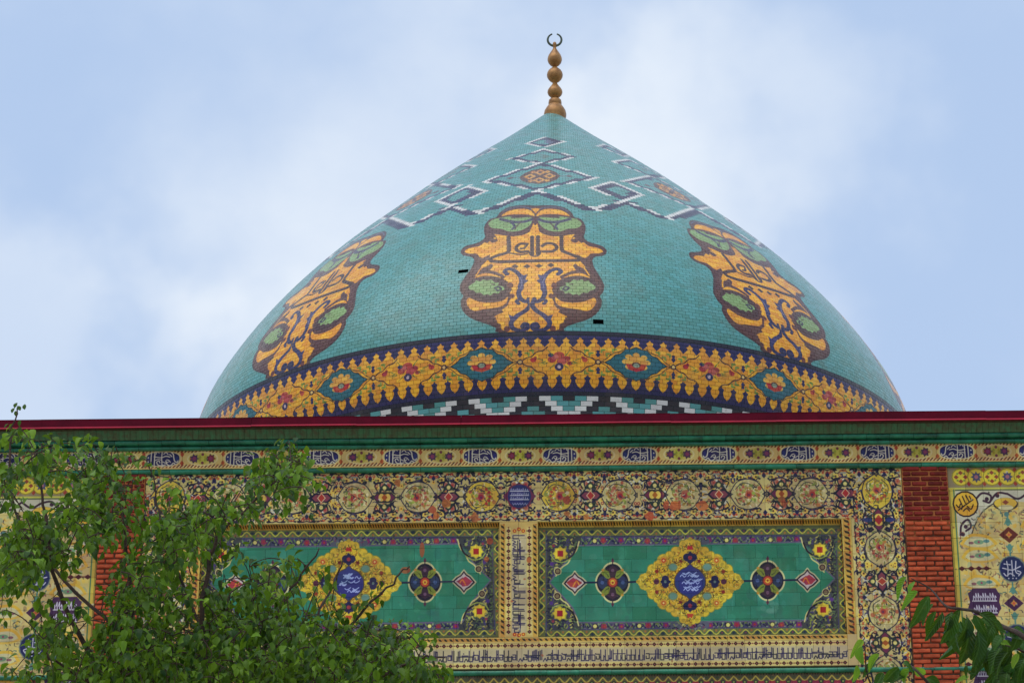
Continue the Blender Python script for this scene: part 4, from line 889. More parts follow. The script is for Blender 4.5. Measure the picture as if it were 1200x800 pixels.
# NB every part's mesh is in world coordinates shifted to the mosque origin
def tile(q0, q1, r0, r1, D, name, parent, gap=.0013, th=.022, jit=.0012, m=None, uvD=None):
    x0, x1, z1, z0 = XW(q0, D), XW(q1, D), ZW(r0, D), ZW(r1, D)
    xs = (x0+gap, x1-gap, x1-gap, x0+gap); zz = (z0+gap, z0+gap, z1-gap, z1-gap)
    sh = RNG.uniform(-jit, jit)
    f_ = [(xs[i], D+sh+RNG.uniform(-jit, jit), zz[i]) for i in range(4)]
    e = gap*.9; bk = [(xs[i]+(-e if i in (0, 3) else e), D+th, zz[i]+(-e if i < 2 else e)) for i in range(4)]
    uq = [(q0, r1), (q1, r1), (q1, r0), (q0, r0)]
    uv = [((a-AX0)/(AX1-AX0), (AY1-b)/(AY1-AY0)) for a, b in uq]*2
    me = mesh(name, f_+bk, [(0, 1, 2, 3), (1, 0, 4, 5), (2, 1, 5, 6), (3, 2, 6, 7), (0, 3, 7, 4)], uv)
    return child(name, me, m or M['wall'], parent)
def carrier(name, b):
    return part(name, mesh(name, *box(*b)), M['grout'])
def grid(q0, q1, r0, r1, nx, ny, D, name, parent, brickwise=False):
    for j in range(ny):
        a, b = r0+(r1-r0)*j/ny, r0+(r1-r0)*(j+1)/ny
        for i in range(nx): tile(q0+(q1-q0)*i/nx, q0+(q1-q0)*(i+1)/nx, a, b, D, name, parent)
# carriers: thin beds the tiles are set in
def bed(name, q0, q1, r0, r1, D, t=.012):
    return carrier(name, (XW(q0, D)+.001, XW(q1, D)-.001, D+t, D+.03, ZW(r1, D)+.001, ZW(r0, D)-.001))
b_fl = bed('floral_band', 164.5, 1063.5, 552.2, 611, 24.0)
b_fl['label'] = 'cream tile band crowded with scrolls, roundels and diamonds'
grid(164.5, 1063.5, 551.5, 611, 44, 3, 24.0, 'band_tile', b_fl)
for (q0, q1, nm) in ((1001, 1063.5, 1), (164.5, 222, 0)):
    b_ = bed('upright_border', q0, q1, 611, 838, 24.0); grid(q0, q1, 611, 838, 3, 11, 24.0, 'border_tile', b_)
for (q0, q1) in ((989.5, 1001), (222, 233.5)):
    b_ = bed('gold_strip', q0, q1, 611, 783.5, 24.0); grid(q0, q1, 611, 783.5, 1, 9, 24.0, 'strip_tile', b_)
b_ = bed('writing_strip', 585, 630.5, 611, 746.2, 24.0); b_['label'] = 'upright strip of dark writing between the two green panels'; grid(585, 630.5, 611, 746.2, 2, 7, 24.0, 'strip_tile', b_)
b_ = bed('writing_band', 233.5, 989.5, 746.2, 783.8, 24.0); b_['label'] = 'long band of dark writing between rows of diamonds'
grid(233.5, 989.5, 746.2, 753, 38, 1, 24.0, 'strip_tile', b_); grid(233.5, 989.5, 753, 783.8, 38, 1, 24.0, 'writing_tile', b_)
b_ = bed('rose_band', 222, 1001, 791, 838, 24.0); grid(222, 1001, 791, 838, 38, 2, 24.0, 'rose_tile', b_)
for (q0, q1) in ((1118.5, 1262), (-56, 112)):
    b_ = bed('outer_bay', q0, q1, 551.5, 838, 24.0); grid(q0, q1, 551.5, 579.5, 7, 1, 24.0, 'bay_tile', b_); grid(q0, q1, 579.5, 838, 7, 14, 24.0, 'bay_tile', b_)
SPL = .038
for k, (q0, q1) in enumerate(((630.5, 989.5), (233.5, 585))):
    b_ = part('green_panel', mesh('green_panel', *box(XW(q0)-.02, XW(q1)+.02, GD+.012, GD+.03, ZW(746)-.02, ZW(611)+.03)), M['pgrout'])
    b_['label'] = 'recessed green tile panel with gold medallion and rosettes'
    xa, xb, za, zb = XW(q0)-.002, XW(q1)+.002, ZW(746)-.002, ZW(611.5)-SPL+.002
    qa = float(np.interp(xa, tabs(GD)[0], _qx)); qb = float(np.interp(xb, tabs(GD)[0], _qx)); ra = float(np.interp(-zb, -tabs(GD)[1], _qy)); rb = float(np.interp(-za, -tabs(GD)[1], _qy))
    rows = [ra, 629, 641, 656, 671, 682, 697, 712, 727, rb]
    for j in range(len(rows)-1):
        nx = 13 if j % 2 else 14
        for i in range(nx): tile(qa+(qb-qa)*i/nx, qa+(qb-qa)*(i+1)/nx, rows[j], rows[j+1], GD, 'panel_tile', b_, gap=.0010)
    # splayed reveals of the recess: soffit, sill and two jambs, gold strip tiles
    SPL = .038
    def reveal(name, V, uvr):
        uv = [((a-AX0)/(AX1-AX0), (AY1-b)/(AY1-AY0)) for a, b in uvr]
        part(name, mesh(name, V, [(0, 1, 2, 3)], uv), M['wall'])
    x0, x1, z1, z0 = XW(q0)+.001, XW(q1)-.001, ZW(611.2)-.001, ZW(746.0)+.001
    n = 16
    for i in range(n):
        xa, xb = x0+(x1-x0)*i/n+.002, x0+(x1-x0)*(i+1)/n-.002
        u0, u1 = 240+(i % 8)*46, 240+(i % 8)*46+46
        reveal('soffit_tile', [(xa, 24.001, z1), (xb, 24.001, z1), (xb, GD, z1-SPL), (xa, GD, z1-SPL)], [(u0, 747), (u1, 747), (u1, 752), (u0, 752)])
    reveal('jamb', [(x0+.004, GD, z0), (x0+.004, GD, z1-SPL), (x0, 24.001, z1), (x0, 24.001, z0)], [(992, 746), (992, 612), (999, 612), (999, 746)])
    reveal('jamb', [(x1-.004, GD, z1-SPL), (x1-.004, GD, z0), (x1, 24.001, z0), (x1, 24.001, z1)], [(992, 612), (992, 746), (999, 746), (999, 612)])
    reveal('sill', [(x0, 24.001, z0), (x1, 24.001, z0), (x1, GD, z0), (x0, GD, z0)], [(240, 752), (900, 752), (900, 747), (240, 747)])
# brick pilasters
def brickmesh(w, h, d, k):
    r = random.Random(k); e = h*.16
    F1 = [(-w/2+e, -d*.15, -h/2), (w/2-e, -d*.15, -h/2), (w/2, -d*.15, -h/2+e), (w/2, -d*.15, h/2-e), (w/2-e, -d*.15, h/2), (-w/2+e, -d*.15, h/2), (-w/2, -d*.15, h/2-e), (-w/2, -d*.15, -h/2+e)]
    F0 = [(x*(.93 if abs(x) > w*.4 else 1)+r.uniform(-.0015, .0015), -d*.5+r.uniform(-.003, .003), z*.66+r.uniform(-.0012, .0012)) for x, y, z in F1]
    B = [(x, d*.5, z) for x, y, z in F1]
    V = F0+F1+B; Fc = [tuple(range(8))]+[(i+8, (i+1) % 8+8, (i+1) % 8, i) for i in range(8)]+[(i+16, (i+1) % 8+16, (i+1) % 8+8, i+8) for i in range(8)]
    return V, Fc
for (q0, q1) in ((1063.5, 1118.5), (112, 164.5)):
    x0, x1 = XW(q0)+.004, XW(q1)-.004; zt, zb = ZW(551.5), ZW(838)
    pil = part('brick_pilaster', mesh('brick_pilaster', *box(x0, x1, 23.980, 24.03, zb, zt)), M['mortar'])
    ch = .0503; n = int((zt-zb)/ch); ch = (zt-zb)/n; bl = (x1-x0)/2.5
    ms = {}
    for j in range(n):
        z = zt-ch*(j+.5); up = z > ZW(622)+RNG.uniform(-.05, .05)
        x = x0; first = .5 if j % 2 else 1.0; segs = []
        k = first
        while x < x1-.01:
            l = min(bl*k, x1-x); segs.append((x, l)); x += l; k = RNG.choice((.86, 1.0, 1.0, 1.0, 1.12))
        for (xs, l) in segs:
            if l < .02: continue
            key = (round(l/bl, 1), RNG.randint(0, 3), up)
            if key not in ms:
                V, Fc = brickmesh(l-.013, ch-.0105, .045, hash(key) % 1000); ms[key] = mesh('brick', V, Fc); ms[key].materials.append(M['bricktop'] if up else M['brick'])
            o = bpy.data.objects.new('brick', ms[key]); COL.objects.link(o); o.parent = pil
            o.location = (xs+l/2+RNG.uniform(-.003, .003), 23.985+RNG.uniform(-.004, .004), z+RNG.uniform(-.0025, .0025)); o.rotation_euler = (RNG.uniform(-.03, .03), RNG.uniform(-.012, .012), RNG.uniform(-.02, .02))
# cornice
def arc(cy, cz, r, a0, a1, n): return [(cy+r*math.cos(math.radians(a0+(a1-a0)*i/n)), cz+r*math.sin(math.radians(a0+(a1-a0)*i/n))) for i in range(n+1)]
def torus_row(name, r0, r1, D, seg, m):
    zc = (ZW(r0, D)+ZW(r1, D))/2; r = (ZW(r0, D)-ZW(r1, D))/2*1.04
    prof = arc(D+r, zc, r, 90, 270, 7)+[(24.04, zc-r), (24.04, zc+r)]
    n = int(round((WX1-WX0+.2)/seg)); st = (WX1-WX0+.2)/n
    for i in range(n):
        o = sweep_x(name, prof, WX0-.1+i*st+.0015, WX0-.1+(i+1)*st-.0015, m, None); P(o)
        o.location = (0, RNG.uniform(-.002, .002), RNG.uniform(-.0015, .0015))
    return zc, r
torus_row('upper_moulding_tile', 511, 516, 23.85, .232, M['greentile'])
torus_row('lower_moulding_tile', 518.9, 522.8, FD-.05, .31, M['greentile'])
torus_row('base_moulding_tile', 545.2, 550.6, 23.952, .31, M['greentile'])
torus_row('sill_moulding_tile', 784.6, 789.8, 23.956, .31, M['greentile'])
z_a, z_b = ZW(515.8, 23.84), ZW(519.2, 23.84)
part('cove', mesh('cove', *box(WX0-.1, WX1+.1, 23.925, 24.04, z_b-.01, z_a+.01)), M['cove'])
# ribbed soffit tiles under the roof edge
zA, yA = ZW(497.5, 23.78), 23.78; zB, yB = ZW(511.2, 23.845), 23.845
bV, bF = [], []
nb = int((WX1-WX0)/.056); stp = (WX1-WX0)/nb; NRM = np.array([0, -(zA-zB), -(yB-yA)]); NRM = NRM/np.linalg.norm(NRM)
for i in range(nb):
    x = WX0+(i+.5)*stp; k = len(bV); dz = RNG.uniform(-.003, .003)
    for (yy_, zz_) in ((yA, zA), (yA*.5+yB*.5, zA*.5+zB*.5), (yB, zB)):
        for a in (0, 45, 90, 135, 180):
            c_, s_ = math.cos(math.radians(a)), math.sin(math.radians(a))
            bV.append((x+c_*stp*.49, yy_+NRM[1]*s_*.006+NRM[1]*dz, zz_+NRM[2]*s_*.006))
    for u in range(2):
        for a in range(4): bF.append((k+u*5+a, k+u*5+a+1, k+u*5+a+6, k+u*5+a+5))
    bF.append((k+14, k+13, k+12, k+11, k+10))
part('soffit_ribs', mesh('soffit_ribs', bV, bF), M['darkgreen'], 'stuff')
part('soffit_board', mesh('soffit_board', *box(WX0-.1, WX1+.1, 23.70, 24.04, ZW(497, 23.70)+.004, ZW(494, 23.70)+.004)), M['cove'])
part('soffit_backing', mesh('soffit_backing', [(WX0-.1, yA+.004, zA), (WX1+.1, yA+.004, zA), (WX1+.1, yB+.004, zB), (WX0-.1, yB+.004, zB), (WX0-.1, 24.04, zA), (WX1+.1, 24.04, zA), (WX1+.1, 24.04, zB), (WX0-.1, 24.04, zB)], BOXF), M['cove'])
# red sheet metal roof edge in lengths
RD = 23.68; z1, z0 = ZW(486.6, RD), ZW(496.8, RD); zl = ZW(494.8, RD)
n = 11; st = (WX1-WX0+.4)/n
for i in range(n):
    a, b = WX0-.2+i*st, WX0-.2+(i+1)*st+.004
    prof = [(RD, z1), (RD, zl), (RD-.012, z0+.004), (RD-.012, z0), (RD+.02, z0), (RD+.02, z1-.01), (24.3, z1+.02), (24.3, z1+.03), (RD-.004, z1+.006)]
    o = P(sweep_x('roof_edge', prof, a, b, M['redmetal'], None)); o.location = (0, RNG.uniform(-.002, .002), RNG.uniform(-.003, .003)); o.rotation_euler = (0, RNG.uniform(-.0012, .0012), 0)
    l_ = child('edge_lip', mesh('edge_lip', *box(a, b, RD-.018, RD-.0125, z0-.002, z0+.012)), M['redlip'], o)
# frieze
b_ = part('frieze', mesh('frieze', *box(WX0, WX1, FD+.012, 24.03, ZW(546, FD), ZW(522, FD))), M['grout']); b_['label'] = 'narrow frieze of blue cartouches with white writing'
q = f563+FP*FR0-FP*.25
nF = 0
while q < 1262:
    tile(max(q, -58), min(q+FP/2, 1263), 522.9, 545.6, FD, 'frieze_tile', b_, jit=.0008); q += FP/2

# ------------------------------------------------------------------ dome
prof = [(z, r-.0012) for z, r in PROF[::4]]+[(PROF[-1][0], PROF[-1][1]-.0012)]
dome = part('dome', lathe(prof, 160, DX, DY, name='dome'), M['dgrout'])
dome['label'] = 'pointed dome faced in small turquoise bricks'
# dense arc-length table
pz, pr = PROF[:, 0], PROF[:, 1]; s_arc = np.concatenate([[0], np.cumsum(np.hypot(np.diff(pz), np.diff(pr)))])
S = lambda z: float(np.interp(z, pz, s_arc)); ZS = lambda s: float(np.interp(s, s_arc, pz))
rows = []
sA = S(11.372)
for i in range(5): rows.append((sA-.056*(i+1), sA-.056*i, 'chk', i))
sB = S(12.10); nb_ = 16
for i in range(nb_): rows.append((sA+(sB-sA)*i/nb_, sA+(sB-sA)*(i+1)/nb_, 'band', i))
s = sB; k = 0
while s < s_arc[-1]-.03:
    z = ZS(s); h = .0455 if z < 14 else .0455-.012*min(1, (z-14)/2)
    rows.append((s, min(s+h, s_arc[-1]-.002), 'up', k)); s += h; k += 1
WHT, TQB, NVB = lin((226, 222, 212)), lin((86, 154, 147)), lin((44, 40, 78))
BLKB = lin((36, 26, 32))
chk = [['W', 'B', 'W', 'T', 'B', 'T'], ['W', 'B', 'B', 'W', 'T', 'T'], ['B', 'T', 'B', 'W', 'T', 'W'], ['B', 'T', 'T', 'B', 'W', 'W'], ['T', 'W', 'T', 'B', 'W', 'B']]
CK0, CK1 = domept([(522.3, 470.5), (687.3, 468.0)])[:, 0]
CC = {'W': WHT, 'B': BLKB, 'T': TQB}
ZIG = ((0, 14.53, 11.9, 14.11), (11.9, 14.11, 19.5, 14.36), (19.5, 14.36, 27.1, 14.11), (27.1, 14.11, 39, 14.53))
LOZ = ((0, 15.945, 11.5, .185, lin((96, 104, 130)), .45), (0, 15.48, 13.6, .24, lin((98, 130, 120)), .28), (0, 14.92, 16.6, .40, None, 0), (39, 14.92, 16.6, .40, None, 0), (39, 15.48, 13.6, .24, None, 0), (39, 15.945, 11.5, .185, None, 0), (19.5, 14.62, 6.9, .27, None, 0))
def pattern(az, z, step):
    """brick-by-brick lozenges near the top of the dome: in each row one white brick outside, navy inside"""
    if z < 14.0 or z > 16.2: return None
    a = (az-UP_C) % UP_P
    for (ca, cz, hw, hh, icol, ik) in LOZ:
        v = abs(z-cz)/hh
        if v > 1.0: continue
        e = abs(a-ca)-hw*(1-v)                      # distance outside the edge, degrees
        if -.85*step <= e < 0: return WHT
        if -2.3*step <= e < -.85*step: return NVB
        if e < 0: return icol if icol and abs(a-ca)/hw+v < ik else None
    for (a0, z0, a1, z1) in ZIG:
        if not min(z0, z1)-.02 <= z <= max(z0, z1)+.01: continue
        al = a0+(z-z0)*(a1-a0)/(z1-z0); e = (a-al)*(1 if z1 < z0 else -1)
        if 0 <= e < .85*step: return WHT
        if -1.7*step <= e < 0: return NVB
    return None
HOLES = domept([(543, 318), (701, 377)])
BV, BF_, BUV, BT, BVr, BMI = [], [], [], [], [], []
cand = []
AZL = 112.0
for (s0, s1, kind, i) in rows:
    z0, z1 = ZS(s0), ZS(s1); r0, r1 = float(RZ(z0)), float(RZ(z1)); zm = (z0+z1)/2; rm = (r0+r1)/2
    if kind == 'chk': step = (CK1-CK0)/12; off = CK0 + (0 if i % 2 == 0 else -step/2)
    else:
        w = .083 if kind == 'band' else (.083 if zm < 14 else .083-.026*min(1, (zm-14)/2))
        step = 360.0/max(12, round(2*math.pi*rm/w)); off = (.5*step if i % 2 else 0)+(i*37 % 11)*.0
    n0 = int(math.floor((-AZL-off)/step)); n1 = int(math.ceil((AZL-off)/step))
    gh = .0022 if kind != 'chk' else .0028; ga = math.degrees(gh/max(.15, rm)); gs = gh*.8
    T_ = np.array([(r1-r0), (z1-z0)]); T_ /= np.linalg.norm(T_); N_ = np.array([T_[1], -T_[0]])   # (r,z) normal outward
    for j in range(n0, n1):
        a0, a1 = off+j*step, off+(j+1)*step; am = (a0+a1)/2
        tint = (0, 0, 0, 0)
        if kind == 'chk': c_ = CC[chk[i][j % 6]]; tint = (c_[0], c_[1], c_[2], 1)
        elif kind == 'up':
            c_ = pattern(am, zm, step)
            if c_ is not None: tint = (c_[0], c_[1], c_[2], 1)
            elif zm > 16.05: tint = (TQB[0], TQB[1], TQB[2], 1)
        hole = False
        hgt = .0022+RNG.uniform(-.0004, .0004); 
        if hole: tint = (.003, .003, .004, 1)
        vs = []
        jr = [RNG.uniform(-.00035, .00035) for _ in range(4)]
        for (lev, e_) in ((hgt, 1.0), (-.004, .7)):
            for (aa, ss, cr, ct, jj) in ((a0, 0, 1, 1, 0), (a1, 0, -1, 1, 1), (a1, 1, -1, -1, 2), (a0, 1, 1, -1, 3)):
                rr, zz2 = (r0, z0) if ss == 0 else (r1, z1)
                rr += T_[0]*gs*ct*e_; zz2 += T_[1]*gs*ct*e_
                l2 = lev+(jr[jj] if lev > 0 else 0)
                rr += N_[0]*l2; zz2 += N_[1]*l2; t_ = math.radians(aa+ga*cr*e_)
                vs.append((DX+rr*math.sin(t_), DY-rr*math.cos(t_), zz2))
        if kind == 'band': uvs = [((a-BC)/BP+.5, (z-BZ0)/(BZ1-BZ0)) for a, z in ((a0, z0), (a1, z0), (a1, z1), (a0, z1))]
        else: uvs = [((a-UP_C)/UP_P+.5, (z-UP_Z0)/(UP_Z1-UP_Z0)) for a, z in ((a0, z0), (a1, z0), (a1, z1), (a0, z1))]
        rec = (vs, uvs*2, tint, RNG.random(), 1 if kind == 'band' else 0)
        # projected size in the photo, for choosing the bricks that show largest
        c = np.mean(np.array(vs[:4]), 0)-EYE; dpt = c@_F; vis = zm > 11.26 and abs(am) < 70
        ar = (np.linalg.norm(np.array(vs[1])-np.array(vs[0]))*np.linalg.norm(np.array(vs[3])-np.array(vs[0])))/dpt**2*max(0, math.cos(math.radians(am)))**.8*(1.0 if vis else 0)
        cand.append((ar, rec))
cand.sort(key=lambda t: -t[0])
BFC = [(0, 1, 2, 3), (1, 0, 4, 5), (2, 1, 5, 6), (3, 2, 6, 7), (0, 3, 7, 4)]
def brick_mesh(recs, name):
    n = len(recs); V = np.array([r[0] for r in recs], np.float32).reshape(-1, 3)
    me = bpy.data.meshes.new(name); me.vertices.add(8*n); me.vertices.foreach_set('co', V.ravel())
    base = np.array(BFC, np.int32); Fi = (np.arange(n, dtype=np.int32)[:, None, None]*8+base).reshape(-1)
    me.loops.add(len(Fi)); me.loops.foreach_set('vertex_index', Fi)
    me.polygons.add(5*n); me.polygons.foreach_set('loop_start', np.arange(0, 20*n, 4, dtype=np.int32)); me.polygons.foreach_set('loop_total', np.full(5*n, 4, np.int32))
    me.polygons.foreach_set('material_index', np.repeat(np.array([r[4] for r in recs], np.int32), 5))
    UV = np.array([r[1] for r in recs], np.float32).reshape(-1, 2)
    l = me.uv_layers.new(name='UVMap'); l.data.foreach_set('uv', UV[Fi].ravel())
    t = me.attributes.new('tint', 'FLOAT_COLOR', 'POINT'); t.data.foreach_set('color', np.repeat(np.array([r[2] for r in recs], np.float32), 8, 0).ravel())
    v = me.attributes.new('vary', 'FLOAT', 'POINT'); v.data.foreach_set('value', np.repeat(np.array([r[3] for r in recs], np.float32), 8))
    me.polygons.foreach_set('use_smooth', np.zeros(5*n, bool)); me.materials.append(M['up']); me.materials.append(M['band']); me.update(calc_edges=True); me.validate(); return me
for _, r in cand[:300]: child('dome_brick', brick_mesh([r], 'dome_brick'), None, dome)
child('dome_brickwork', brick_mesh([r for _, r in cand[300:]], 'dome_brickwork'), None, dome, 'stuff')

for (a_, z_) in HOLES:                                   # two slots in the brickwork, inner shade painted as solid black boxes
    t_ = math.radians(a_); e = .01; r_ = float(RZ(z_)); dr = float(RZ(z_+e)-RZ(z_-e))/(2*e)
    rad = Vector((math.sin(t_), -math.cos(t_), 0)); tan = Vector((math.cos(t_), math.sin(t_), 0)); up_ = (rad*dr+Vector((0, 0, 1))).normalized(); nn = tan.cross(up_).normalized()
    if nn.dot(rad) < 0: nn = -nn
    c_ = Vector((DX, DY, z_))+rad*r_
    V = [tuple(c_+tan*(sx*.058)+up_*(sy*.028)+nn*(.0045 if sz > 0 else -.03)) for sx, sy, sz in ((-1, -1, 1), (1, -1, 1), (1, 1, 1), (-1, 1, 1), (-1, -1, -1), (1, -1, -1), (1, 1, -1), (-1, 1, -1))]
    child('dark_slot', mesh('dark_slot', V, BOXF), M['slot_shade'], dome)
# finial
fz = lambda y: 16.97+(745-y)/6.957/78.0
fr = lambda h: h/6.957/88.6
FXx, FYy = -0.180, DY
fin = P(link('finial', lathe([(fz(y), fr(h)) for y, h in ((765, 86), (745, 88), (728, 92), (712, 92), (690, 87), (668, 74), (650, 60), (640, 52))], 32, FXx, FYy, name='finial'), None, M['gold']))
fin['label'] = 'gilded finial of stacked bulbs topped by an open crescent ring'
def fpart(name, pr_): return child(name, lathe([(fz(y), fr(h)) for y, h in pr_], 28, FXx, FYy, name=name), M['gold'], fin)
fpart('collar', ((642, 50), (634, 54), (620, 54), (604, 51), (594, 40), (586, 24), (574, 20)))
fpart('bulb', ((580, 24), (570, 42), (556, 56), (540, 62), (524, 60), (506, 49), (488, 34), (472, 22), (458, 18)))
fpart('bulb', ((464, 16), (454, 24), (446, 38), (430, 54), (412, 64), (395, 66), (378, 62), (362, 52), (348, 36), (336, 20), (328, 15)))
fpart('bulb', ((332, 14), (324, 24), (314, 38), (296, 53), (276, 60), (256, 58), (236, 50), (214, 36), (194, 22), (180, 14)))
fpart('knob', ((184, 13), (172, 13), (160, 16), (146, 17), (134, 14), (127, 7), (125, .5)))
cV, cF = [], []
cz = fz(108); Rr_ = fr(57); NS = 40; kk = 8
for i in range(NS+1):
    t = math.radians(-90-160+320*i/NS); w = .013*(1-.6*abs(i/NS-.5)*2)+.006
    for j in range(kk):
        u = 2*math.pi*j/kk; rr = Rr_+w*math.cos(u)
        cV.append((FXx+rr*math.cos(t), FYy+w*.9*math.sin(u), cz+rr*math.sin(t)))
for i in range(NS):
    for j in range(kk): cF.append((i*kk+j, i*kk+(j+1) % kk, (i+1)*kk+(j+1) % kk, (i+1)*kk+j))
cF.append(tuple(range(kk-1, -1, -1))); cF.append(tuple(NS*kk+j for j in range(kk)))
child('crescent', mesh('crescent', cV, cF, smooth=True), M['bronze'], fin)

# ------------------------------------------------------------------ trees
def px3(p, D):
    d = rays([p])[0]; t = D/d[1]; return np.array([t*d[0], D, t*d[2]+EYE[2]])
def tube(pts, rads, k=7):
    pts = [np.asarray(p, float) for p in pts]; V, Fc = [], []
    for i, p in enumerate(pts):
        a = pts[min(i+1, len(pts)-1)]-pts[max(i-1, 0)]; a = a/(np.linalg.norm(a)+1e-9)
        u = np.cross(a, (0.3, 1, .2)); u /= np.linalg.norm(u)+1e-9; v = np.cross(a, u)
        for j in range(k):
            t = 2*math.pi*j/k; V.append(p+rads[i]*(u*math.cos(t)+v*math.sin(t)))
    for i in range(len(pts)-1):
        for j in range(k): Fc.append((i*k+j, i*k+(j+1) % k, (i+1)*k+(j+1) % k, (i+1)*k+j))
    Fc.append(tuple((len(pts)-1)*k+j for j in range(k)))
    return V, Fc
LT = np.array([(0, .0, 0), (-.30, .22, .10), (0, .22, 0), (.30, .22, .10), (-.42, .45, .12), (0, .45, -.02), (.42, .45, .12), (-.28, .74, .02), (0, .74, -.08), (.28, .74, .02), (0, 1.0, -.20)])
LF = [(0, 2, 1), (0, 3, 2), (1, 2, 5, 4), (2, 3, 6, 5), (4, 5, 8, 7), (5, 6, 9, 8), (7, 8, 10), (8, 9, 10)]
LUV = LT[:, :2].copy()
def leaf_verts(base, d, up, L_, w, curl=1.0):
    d = d/np.linalg.norm(d); s_ = np.cross(d, up); s_ /= np.linalg.norm(s_)+1e-9; n_ = np.cross(s_, d)
    return base+L_*(LT[:, :1]*w*s_+LT[:, 1:2]*d+LT[:, 2:]*curl*n_)
MASK = ["340001100000000000000000000", "036646400000000365000000000", "578768744000000898000000000"[:27], "821269663030004787300000000", "622489682355467420000000000", "278588863889885000000000000", "699358565998620000000000000",
        "999862235873423040330000000", "985110168852435536400000000", "731010389753657555331020000", "414330588655787664443200000", "216841798776898886665542000", "218834999878999998788887500", "115548999999999999999998500", "455689999999999999999999973",
        "788899999999999999999999985", "799999999999999999999999995", "599999999999999999999999983", "278888888888888888888887620"]
leftree = empty('leafy_tree', tuple(px3((235, 1750), 13.0)[:2])+(0,), 'dense green tree with small drooping leaves covering the lower left of the facade', 'tree')
def LP(o): o.parent = leftree; o.matrix_parent_inverse = Matrix.Translation(-leftree.location); return o
TD = 13.0
tb = np.array([leftree.location.x, 13.0, 0]); fork = px3((235, 1010), TD)
v, f = tube([tb, tb+(.05, .05, 1.2), fork*.5+tb*.5+(.04, 0, .3), fork], [.16, .13, .11, .09], 10); LP(link('trunk', mesh('trunk', v, f, smooth=True), None, M['bark']))
LIMBS = [([(235, 1010), (270, 880), (300, 790), (322, 727), (350, 680), (374, 642)], 0.0, .03), ([(235, 1010), (250, 860), (238, 740), (246, 652), (262, 622), (300, 585), (335, 550)], -.2, .032), ([(300, 800), (362, 733), (388, 690), (402, 655)], .3, .016),
         ([(270, 880), (360, 800), (418, 725), (460, 682), (480, 663)], .15, .02), ([(235, 1010), (180, 850), (160, 760), (150, 660), (140, 590), (118, 535)], .3, .03), ([(180, 850), (90, 740), (60, 650), (50, 580), (45, 545)], -.3, .026),
         ([(160, 760), (75, 680), (20, 600), (12, 520), (20, 478)], .5, .018), ([(270, 880), (400, 820), (480, 775), (522, 770)], -.3, .02), ([(180, 850), (110, 800), (58, 770), (48, 745)], -.6, .016), ([(238, 740), (200, 650), (185, 600), (180, 560)], .2, .014)]
skel = []
for pts, dd, r in LIMBS:
    P3 = np.array([px3(p, TD+dd*min(1, i/2)) for i, p in enumerate(pts)]); P3 = catmull(P3, 5)
    P3[1:-1] += NR.normal(0, .006, P3[1:-1].shape)
    rads = np.linspace(r*.62, .0038, len(P3)); v, f = tube(P3, rads); LP(link('branch', mesh('branch', v, f, smooth=True), None, M['bark'])); skel.append(P3)
SK = np.vstack(skel); NODES = SK.copy(); TARGETS = []
LV, TWV, TWF = [], [], []                                # leaves: (verts, vary, size, depth)
def twig(c, n, drift=None, ls=(.036, .068)):
    global NODES
    i = int(np.argmin(np.linalg.norm(NODES-c, axis=1)+.3*np.maximum(0, NODES[:, 2]-c[2]))); a = NODES[i]
    d0 = c-a; l = np.linalg.norm(d0)
    mid = a*.5+c*.5+np.array([0, 0, .12*l]); end = c+NR.normal(0, .03, 3)+np.array([0, 0, -.05])
    pts = catmull(np.array([a, mid, c, end]), 3); v, f = tube(pts, np.linspace(.0036, .0014, len(pts)), 4)
    NODES = np.vstack([NODES, pts[3:-1:2]])
    k = len(TWV); TWV.extend(v); TWF.extend([tuple(x+k for x in q_) for q_ in f])
    hd = (end-a); hd[2] *= .3; hd /= np.linalg.norm(hd)+1e-9
    tone = NR.normal(0, .16)
    for j in range(n):
        t = NR.rand()**.7; b = pts[min(len(pts)-1, int(len(pts)*(.45+.55*t)))]+NR.normal(0, .028, 3)
        d = hd*.5+NR.normal(0, .5, 3)+np.array([0, -.15, -.75]); up = NR.normal(0, .38, 3)+np.array([0, -.35, 1.0])
        L_ = ls[0]+(ls[1]-ls[0])*NR.rand()
        LV.append((leaf_verts(b, d, up, L_, .66+.12*NR.rand(), .6+1.6*NR.rand()), float(np.clip(NR.beta(1.5, 3.4)+tone+(.3 if NR.rand() < .10 else 0), 0, 1)), L_/b[1], b[1]))
for r_, rowm in enumerate(MASK):
    for c_, ch_ in enumerate(rowm):
        dn = int(ch_)
        if not dn: continue
        m_ = dn/9.0; cnt = m_**2.5*10.5
        if r_ >= 15: cnt *= .4
        cnt = int(cnt)+(1 if NR.rand() < cnt % 1 else 0)
        for _ in range(cnt):
            p = (c_*20+NR.rand()*20, 500+r_*20+NR.rand()*20-5)
            TARGETS.append(px3(p, TD+NR.uniform(-.95, .95)))
for t_ in sorted(TARGETS, key=lambda c: float(np.min(np.linalg.norm(SK-c, axis=1)))): twig(t_, NR.randint(5, 9))
# the small sprig that stands up against the sky
for p in ((17, 478), (24, 481), (14, 484), (29, 480), (19, 488), (24, 492), (10, 496), (22, 500)): 
    b = px3(p, TD+.5); LV.append((leaf_verts(b, np.array([NR.normal(0, .5), 0, .8 if p[1] < 490 else -.3]), NR.normal(0, .5, 3)+np.array([0, -1, .3]), .038, .8), .1, .004, TD))
for p in ((8, 507), (18, 510), (30, 506), (34, 519), (36, 503), (6, 513)):
    b = px3(p, TD-.4); LV.append((leaf_verts(b, np.array([NR.normal(0, .6), -.2, -.4]), NR.normal(0, .4, 3)+np.array([0, -.8, .8]), .06, .9), .75, .006, TD))
